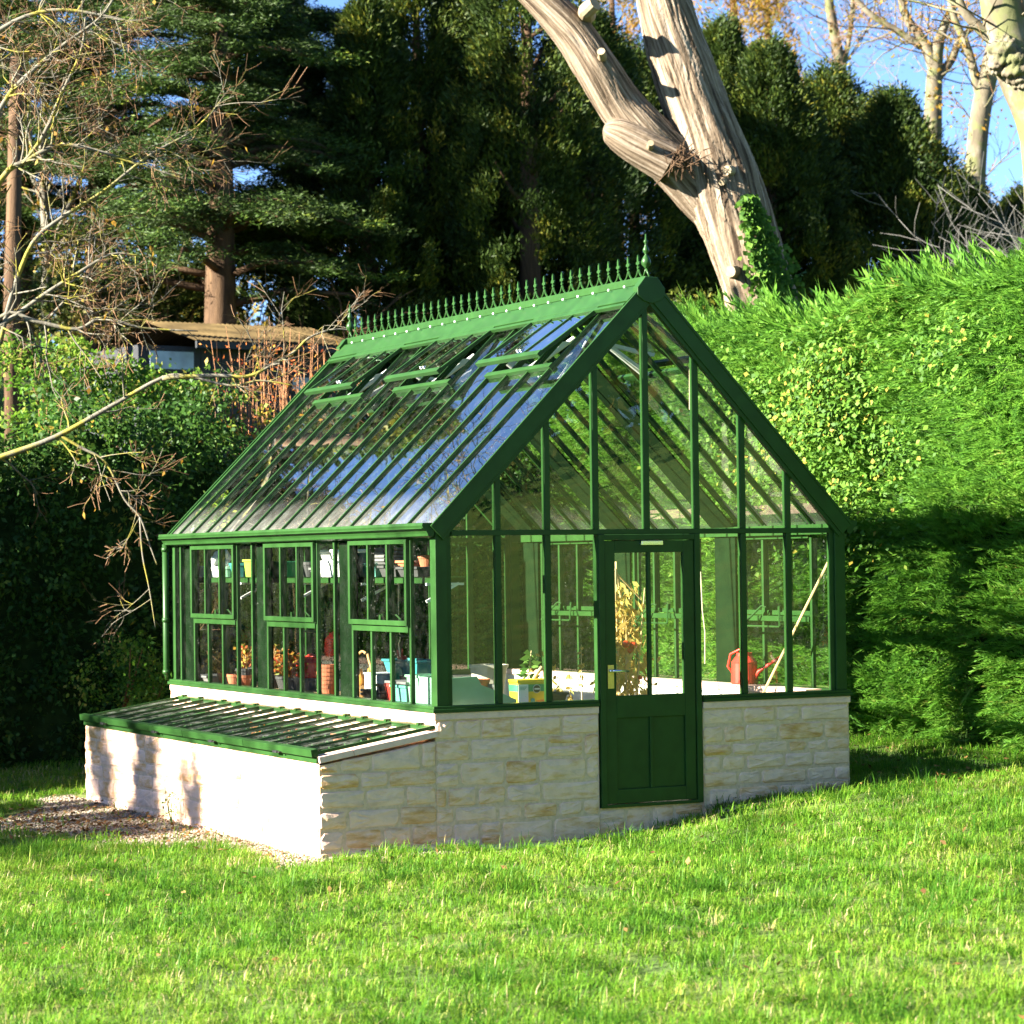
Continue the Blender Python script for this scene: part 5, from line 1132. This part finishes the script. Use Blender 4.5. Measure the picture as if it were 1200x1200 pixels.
def bare_tree(name, label, d, limbs, bark, twigmat, num, ln, group, seed, leaf=None, nleaf=0, foot_px=None, lev=2):
    px, py = limbs[0][0][0]; rg = random.Random(seed); f = foot(foot_px or px, d); t = thing(name, f, label, 'tree', group); mb = MB(); tw = MB(); tips = []
    b0 = atd(px, py, d); mb.tube([f-np.array((0, 0, .4)), f*.5+b0*.5, b0], [limbs[0][1][0]*d/FPX*1.15, limbs[0][1][0]*d/FPX*1.05, limbs[0][1][0]*d/FPX], 12)
    for pts, rads in limbs:
        c, r_ = px_limb(mb, pts, d, rads, 12 if rads[0] > 8 else 8); twigs_along(mb, c, r_, rg, num, ln, lev, tw, 2, tips=tips)
    mb.build('trunk', bark, t, smooth=True); tw.build('twigs', twigmat, t)
    if leaf is not None and tips:
        tp = np.array(tips); P = tp[rng.integers(0, len(tp), nleaf)]+rng.normal(0, .12, (nleaf, 3)); V, F = kites(P, unit(randdir(nleaf)+np.array((0, 0, -.5))), rng.uniform(.06, .13, nleaf), rng.uniform(.04, .08, nleaf)); fast_mesh('leaves', V, F, rng.random(len(F)), leaf, t)
GP = 'bare plane trees at the upper right'
bare_tree('plane_tree', 'slender bare plane tree behind the yews, left of the forked one', 62, [([(990, 150), (985, 80), (976, 30), (968, -20)], [8, 7, 6, 5]), ([(986, 85), (996, 40), (1000, -10)], [4, 3, 2.5])], M['planebark'], M['twig'], 12, 1.6, GP, 51, M['larch'], 500)
bare_tree('plane_tree', 'forked bare plane tree rising above the right hand yew', 56, [([(1092, 330), (1092, 220), (1093, 150), (1096, 75), (1103, 40), (1120, 0), (1130, -30)], [12, 11, 11, 9, 6, 5, 4]), ([(1096, 80), (1080, 45), (1062, 20), (1053, -20)], [9, 6, 5, 4]), ([(1080, 55), (1050, 35), (1022, 18), (995, -10)], [5, 4, 3.5, 3]), ([(1095, 95), (1115, 70), (1125, 45), (1145, 30)], [6, 5, 4, 3])], M['planebark'], M['twig'], 12, 1.5, GP, 52, M['larch'], 700)
bare_tree('plane_tree', 'leaning bare plane tree near the right frame edge with grey bark', 52, [([(1140, 340), (1142, 240), (1147, 150), (1160, 80), (1172, 30), (1180, -30)], [12, 12, 12, 11, 9, 8]), ([(1150, 120), (1135, 60), (1118, 20), (1110, -20)], [6, 5, 4, 3])], M['planebark'], M['twig'], 10, 1.4, GP, 53, M['larch'], 500)
nb_ = bare_tree('plane_tree', 'thick mottled plane trunk with a large burr at the top right corner', 33, [([(1245, 420), (1240, 300), (1225, 160), (1195, 85), (1180, 40), (1170, -40)], [40, 38, 30, 27, 26, 26]), ([(1180, 60), (1150, 35), (1128, 10), (1120, -25)], [9, 7, 5, 4])], M['planebark'], M['twig'], 5, 1.2, GP, 54)
bt2 = [o for o in bpy.data.objects if o.name.startswith('plane_tree')][-1]
lumps = []; nu, nv = 48, 32; U, Vv = np.meshgrid(np.linspace(0, 2*np.pi, nu, endpoint=False), np.linspace(.02, np.pi-.02, nv)); sph = np.stack([np.cos(U)*np.sin(Vv), np.sin(U)*np.sin(Vv), np.cos(Vv)], -1)
for k_, (x, y, r_) in enumerate(((1176, 62, 19), (1190, 78, 20), (1168, 76, 12), (1198, 94, 13))):
    X_ = sph*4+k_*3; rr_ = r_*33/FPX*(1+.16*np.sin(X_[..., 0]*1.3+X_[..., 1])*np.sin(X_[..., 2]*1.7)+.1*np.sin(X_[..., 1]*3.1+X_[..., 2]*2)*np.sin(X_[..., 0]*2.7)+.05*np.sin(X_[..., 0]*7)*np.sin(X_[..., 1]*6+X_[..., 2]*5))
    i, j = np.meshgrid(np.arange(nu), np.arange(nv-1)); q = (j*nu+i).ravel(); q2 = (j*nu+(i+1) % nu).ravel(); lumps.append(((atd(x, y, 32.8)+sph*rr_[..., None]).reshape(-1, 3), np.stack([q2, q, q+nu, q2+nu], 1)))
V, F = cat_vf(lumps); o = fast_mesh('burr', V, F, np.zeros(len(F)), M['planebark'], bt2); o.data.polygons.foreach_set('use_smooth', [True]*len(F))
bare_tree('bare_tree', 'brown leafless tree behind the lichened branches at upper left', 42, [([(52, 420), (55, 300), (50, 180), (58, 60), (66, -30)], [7, 6, 5, 4, 3]), ([(55, 300), (90, 220), (120, 130), (150, 60)], [3.5, 3, 2.2, 1.2]), ([(52, 240), (20, 160), (5, 80), (-10, 0)], [3.2, 2.6, 2, 1.2])], M['lichenbark'], M['twig'], 16, 1.1, None, 58, M['larch'], 260)
GL = 'thin autumn larches against the sky'
for (px, d, py, w, lab, seed) in ((722, 66, -60, 1.5, 'yellow autumn larch between the two limbs of the big trunk', 61), (865, 64, -80, 1.9, 'orange autumn larch right of the big trunk at the top', 62), (905, 70, -40, 1.6, 'pale yellow larch behind the pointed conifer', 63)):
    f = foot(px, d); cypress(f, top_h(px, py, d), w, lab, M['larch'], 200, 34, .15, GL, seed, .35, name='larch_tree')
# grey bare shrubs low at the right
for (px, py, d, lab, seed) in ((1140, 370, 47, 'grey leafless twiggy shrub under the forked plane tree', 71), (1190, 360, 41, 'grey leafless twiggy shrub at the right edge above the hedge', 72)):
    f = foot(px, d); rg = random.Random(seed); t = thing('bare_shrub', f, lab, 'shrub', 'grey leafless shrubs at right'); mb = MB(); tw = MB()
    for k in range(6): grow(mb, f+np.array((rg.gauss(0, .4), rg.gauss(0, .4), 0)), (rg.gauss(0, .25), rg.gauss(0, .25), 1), .022, 2.7, 3, rg, .65, .18, 5, (5, 7), 5, .6, tw, 2, .0045)
    mb.build('stems', M['greytwig'], t); tw.build('twigs', M['greytwig'], t)
# far woodland closes the view between the trunks
n = 1500; px = rng.uniform(-250, 1450, n); d_ = rng.uniform(82, 105, n); P = np.array([atd(a, 360, b) for a, b in zip(px, d_)]); g = hgt(P[:, 0], P[:, 1]); hh = (2.5+1.8*np.sin(px*.011)+1.2*np.sin(px*.037)+1.5*(px < 450))
P[:, 2] = g+rng.uniform(0, 1, n)*np.maximum(hh, 1.5)
V, F = leaf_cloud(P, rng.uniform(.6, 1.4, n), 60, .3, .2, 0.); M['wood'+'land'] = leafy('far_woodland', [(0, (.03, .05, .015)), (.5, (.07, .085, .02)), (.8, (.16, .13, .03)), (1, (.25, .17, .04))], .2, .6)
fast_mesh('woodland', V, F, np.clip(np.repeat(rng.random(n), 60)+rng.normal(0, .1, n*60), 0, 1), M['woodland'])['kind'] = 'stuff'

n = 1100; a_ = rng.uniform(-1.5, 1.5, n); rr_ = rng.uniform(30, 40, n); P = np.stack([-8+rr_*np.sin(a_), -18-rr_*np.cos(a_), np.zeros(n)], 1); P[:, 2] = hgt(P[:, 0], P[:, 1])+rng.random(n)*(6+2*np.sin(a_*9)+1.5*np.sin(a_*23))
V, F = leaf_cloud(P, rng.uniform(1., 2.2, n), 60, .5, .32, 0.)
fast_mesh('woodland', V, F, np.clip(np.repeat(rng.random(n), 60)*.8+rng.normal(0, .1, n*60), 0, 1), M['woodland'])['kind'] = 'stuff'

# ------------------------------------------------------------------ lichened bare tree on the left, its trunk just outside the frame
rg = random.Random(77); DL = 27.
f = foot(-75, DL); t = thing('lichened_tree', f, 'leafless tree with yellow lichened branches reaching in from the left', 'tree'); mb = MB(); tw = MB(); tips = []
px_limb(mb, [(-75, 960), (-72, 700), (-66, 450), (-60, 250), (-70, 40), (-80, -150)], DL, [24, 21, 19, 15, 11, 7], 12)
limbs = [([(-70, 560), (0, 536), (65, 512), (130, 476), (190, 443), (222, 441), (270, 452), (305, 446), (345, 452)], [7, 3.8, 3.2, 2.8, 2.4, 1.9, 1.5, 1.2, .8], 3),
 ([(190, 443), (250, 440), (290, 441), (318, 428), (345, 412), (362, 396), (390, 386), (418, 388)], [3, 2.4, 2.1, 1.9, 1.7, 1.4, 1., .6], 3),
 ([(70, 510), (96, 525), (124, 542), (146, 585), (164, 606), (176, 640), (184, 662)], [2., 1.8, 1.6, 1.4, 1.2, .9, .5], 3),
 ([(164, 606), (167, 650), (175, 690), (182, 735)], [1.2, 1., .8, .4], 1),
 ([(-66, 420), (0, 382), (52, 345), (95, 318), (130, 298), (165, 300)], [6, 3.2, 2.6, 2.2, 1.6, .8], 7),
 ([(0, 402), (14, 345), (38, 285), (72, 255), (120, 225), (175, 182), (230, 150), (270, 103)], [3.2, 2.8, 2.6, 2.3, 2., 1.7, 1.3, .6], 8),
 ([(-64, 330), (0, 212), (32, 188), (70, 170), (112, 176), (160, 192), (225, 212)], [6, 3.6, 3.2, 2.7, 2., 1.4, .7], 8),
 ([(30, 188), (50, 160), (72, 110), (95, 60), (100, 20)], [2.8, 2.4, 2., 1.6, 1.], 7),
 ([(-66, 250), (0, 128), (28, 92), (75, 52), (118, 20), (140, -15)], [6, 3.2, 2.8, 2.2, 1.6, 1.], 8),
 ([(-66, 470), (0, 372), (40, 376), (90, 386), (120, 372), (165, 384), (232, 388)], [5, 3, 2.6, 2.4, 2., 1.5, .7], 6),
 ([(-70, 100), (0, 35), (60, 12), (120, 18), (170, 30)], [5, 3., 2.4, 1.6, .8], 7),
 ([(60, 370), (80, 350), (105, 346), (128, 334)], [1.8, 1.4, 1., .5], 3)]
for pts, rads, num in limbs:
    c, r_ = px_limb(mb, pts, DL, rads, 7)
    twigs_along(mb, c, r_, rg, int(num*3.2), .62, 2, tw, 1, .75, .02, tips)
mb.build('trunk', M['lichenbark'], t, smooth=True); tw.build('twigs', M['twig'], t)
tp = np.array(tips); n = 110; P = tp[rng.integers(0, len(tp), n)]; V, F = kites(P, unit(randdir(n)*.5+np.array((0, 0, -1.))), rng.uniform(.04, .09, n), rng.uniform(.03, .05, n)); fast_mesh('last_leaves', V, F, rng.random(len(F))*.6+.2, M['larch'], t)
for k, (x, y, h) in enumerate(((-20.5, 7.3, 9.6), (-20, 6.0, 9.35), (-20.4, 4.9, 9.2))):
    cypress((x, y, float(hgt(x, y))), h, .95, 'thin leaved slender tree beyond the left frame edge', M['olive'], 70, 34, .3, 'slender trees beyond the left frame edge', 400+k, .4, name='slender_tree')
f = foot(14, 35.5); mb = MB(); mb.tube([f-np.array((0, 0, .4)), f+np.array((0, 0, 3.5)), f+np.array((.1, 0, 7))], [.13, .11, .09], 10); tag(mb.build('pine_trunk', M['bark'], smooth=True), 'slim sunlit bare trunk behind the lichened branches at the left edge', 'tree')

# ------------------------------------------------------------------ trees outside the frame: they shade the hedge and the wood and stand mirrored in the roof glass
GO = 'trees beyond the left frame edge'
for k, (x, y, h, w) in enumerate(((-17, 12.5, 8.6, 2.6), (-21, 18.5, 9.5, 3.2), (-13, 23, 10, 2.8), (-24, 27, 15, 3.4), (-15, 33, 15, 3.2), (-9, 41, 17, 3.6), (-27, 38, 17, 3.6), (3.1, 30.5, 11.4, 2.0), (.6, 31, 9.5, 1.8), (-16, 9.2, 8.5, 1.9))):
    cypress((x, y, float(hgt(x, y))), h, w, 'tall dark conifer beyond the left edge of the view', M['darkcon'], 330, 60, .3, GO, 100+k)
for k, (x, y, s) in enumerate(((2.6, 36., 1.), (-24, 5.9, 1.1))):
    rg = random.Random(200+k); f = np.array((x, y, float(hgt(x, y)))); t = thing('bare_tree', f, 'tall leafless tree beyond the left edge of the view', 'tree', GO); mb = MB(); tw = MB()
    grow(mb, f-np.array((0, 0, .3)), (0, 0, 1), .26*s, 7*s, 5, rg, .55, .14, 6, (3, 4), 9, .66, tw, 2, .008); mb.build('trunk', M['planebark'], t, smooth=True); tw.build('twigs', M['twig'], t)
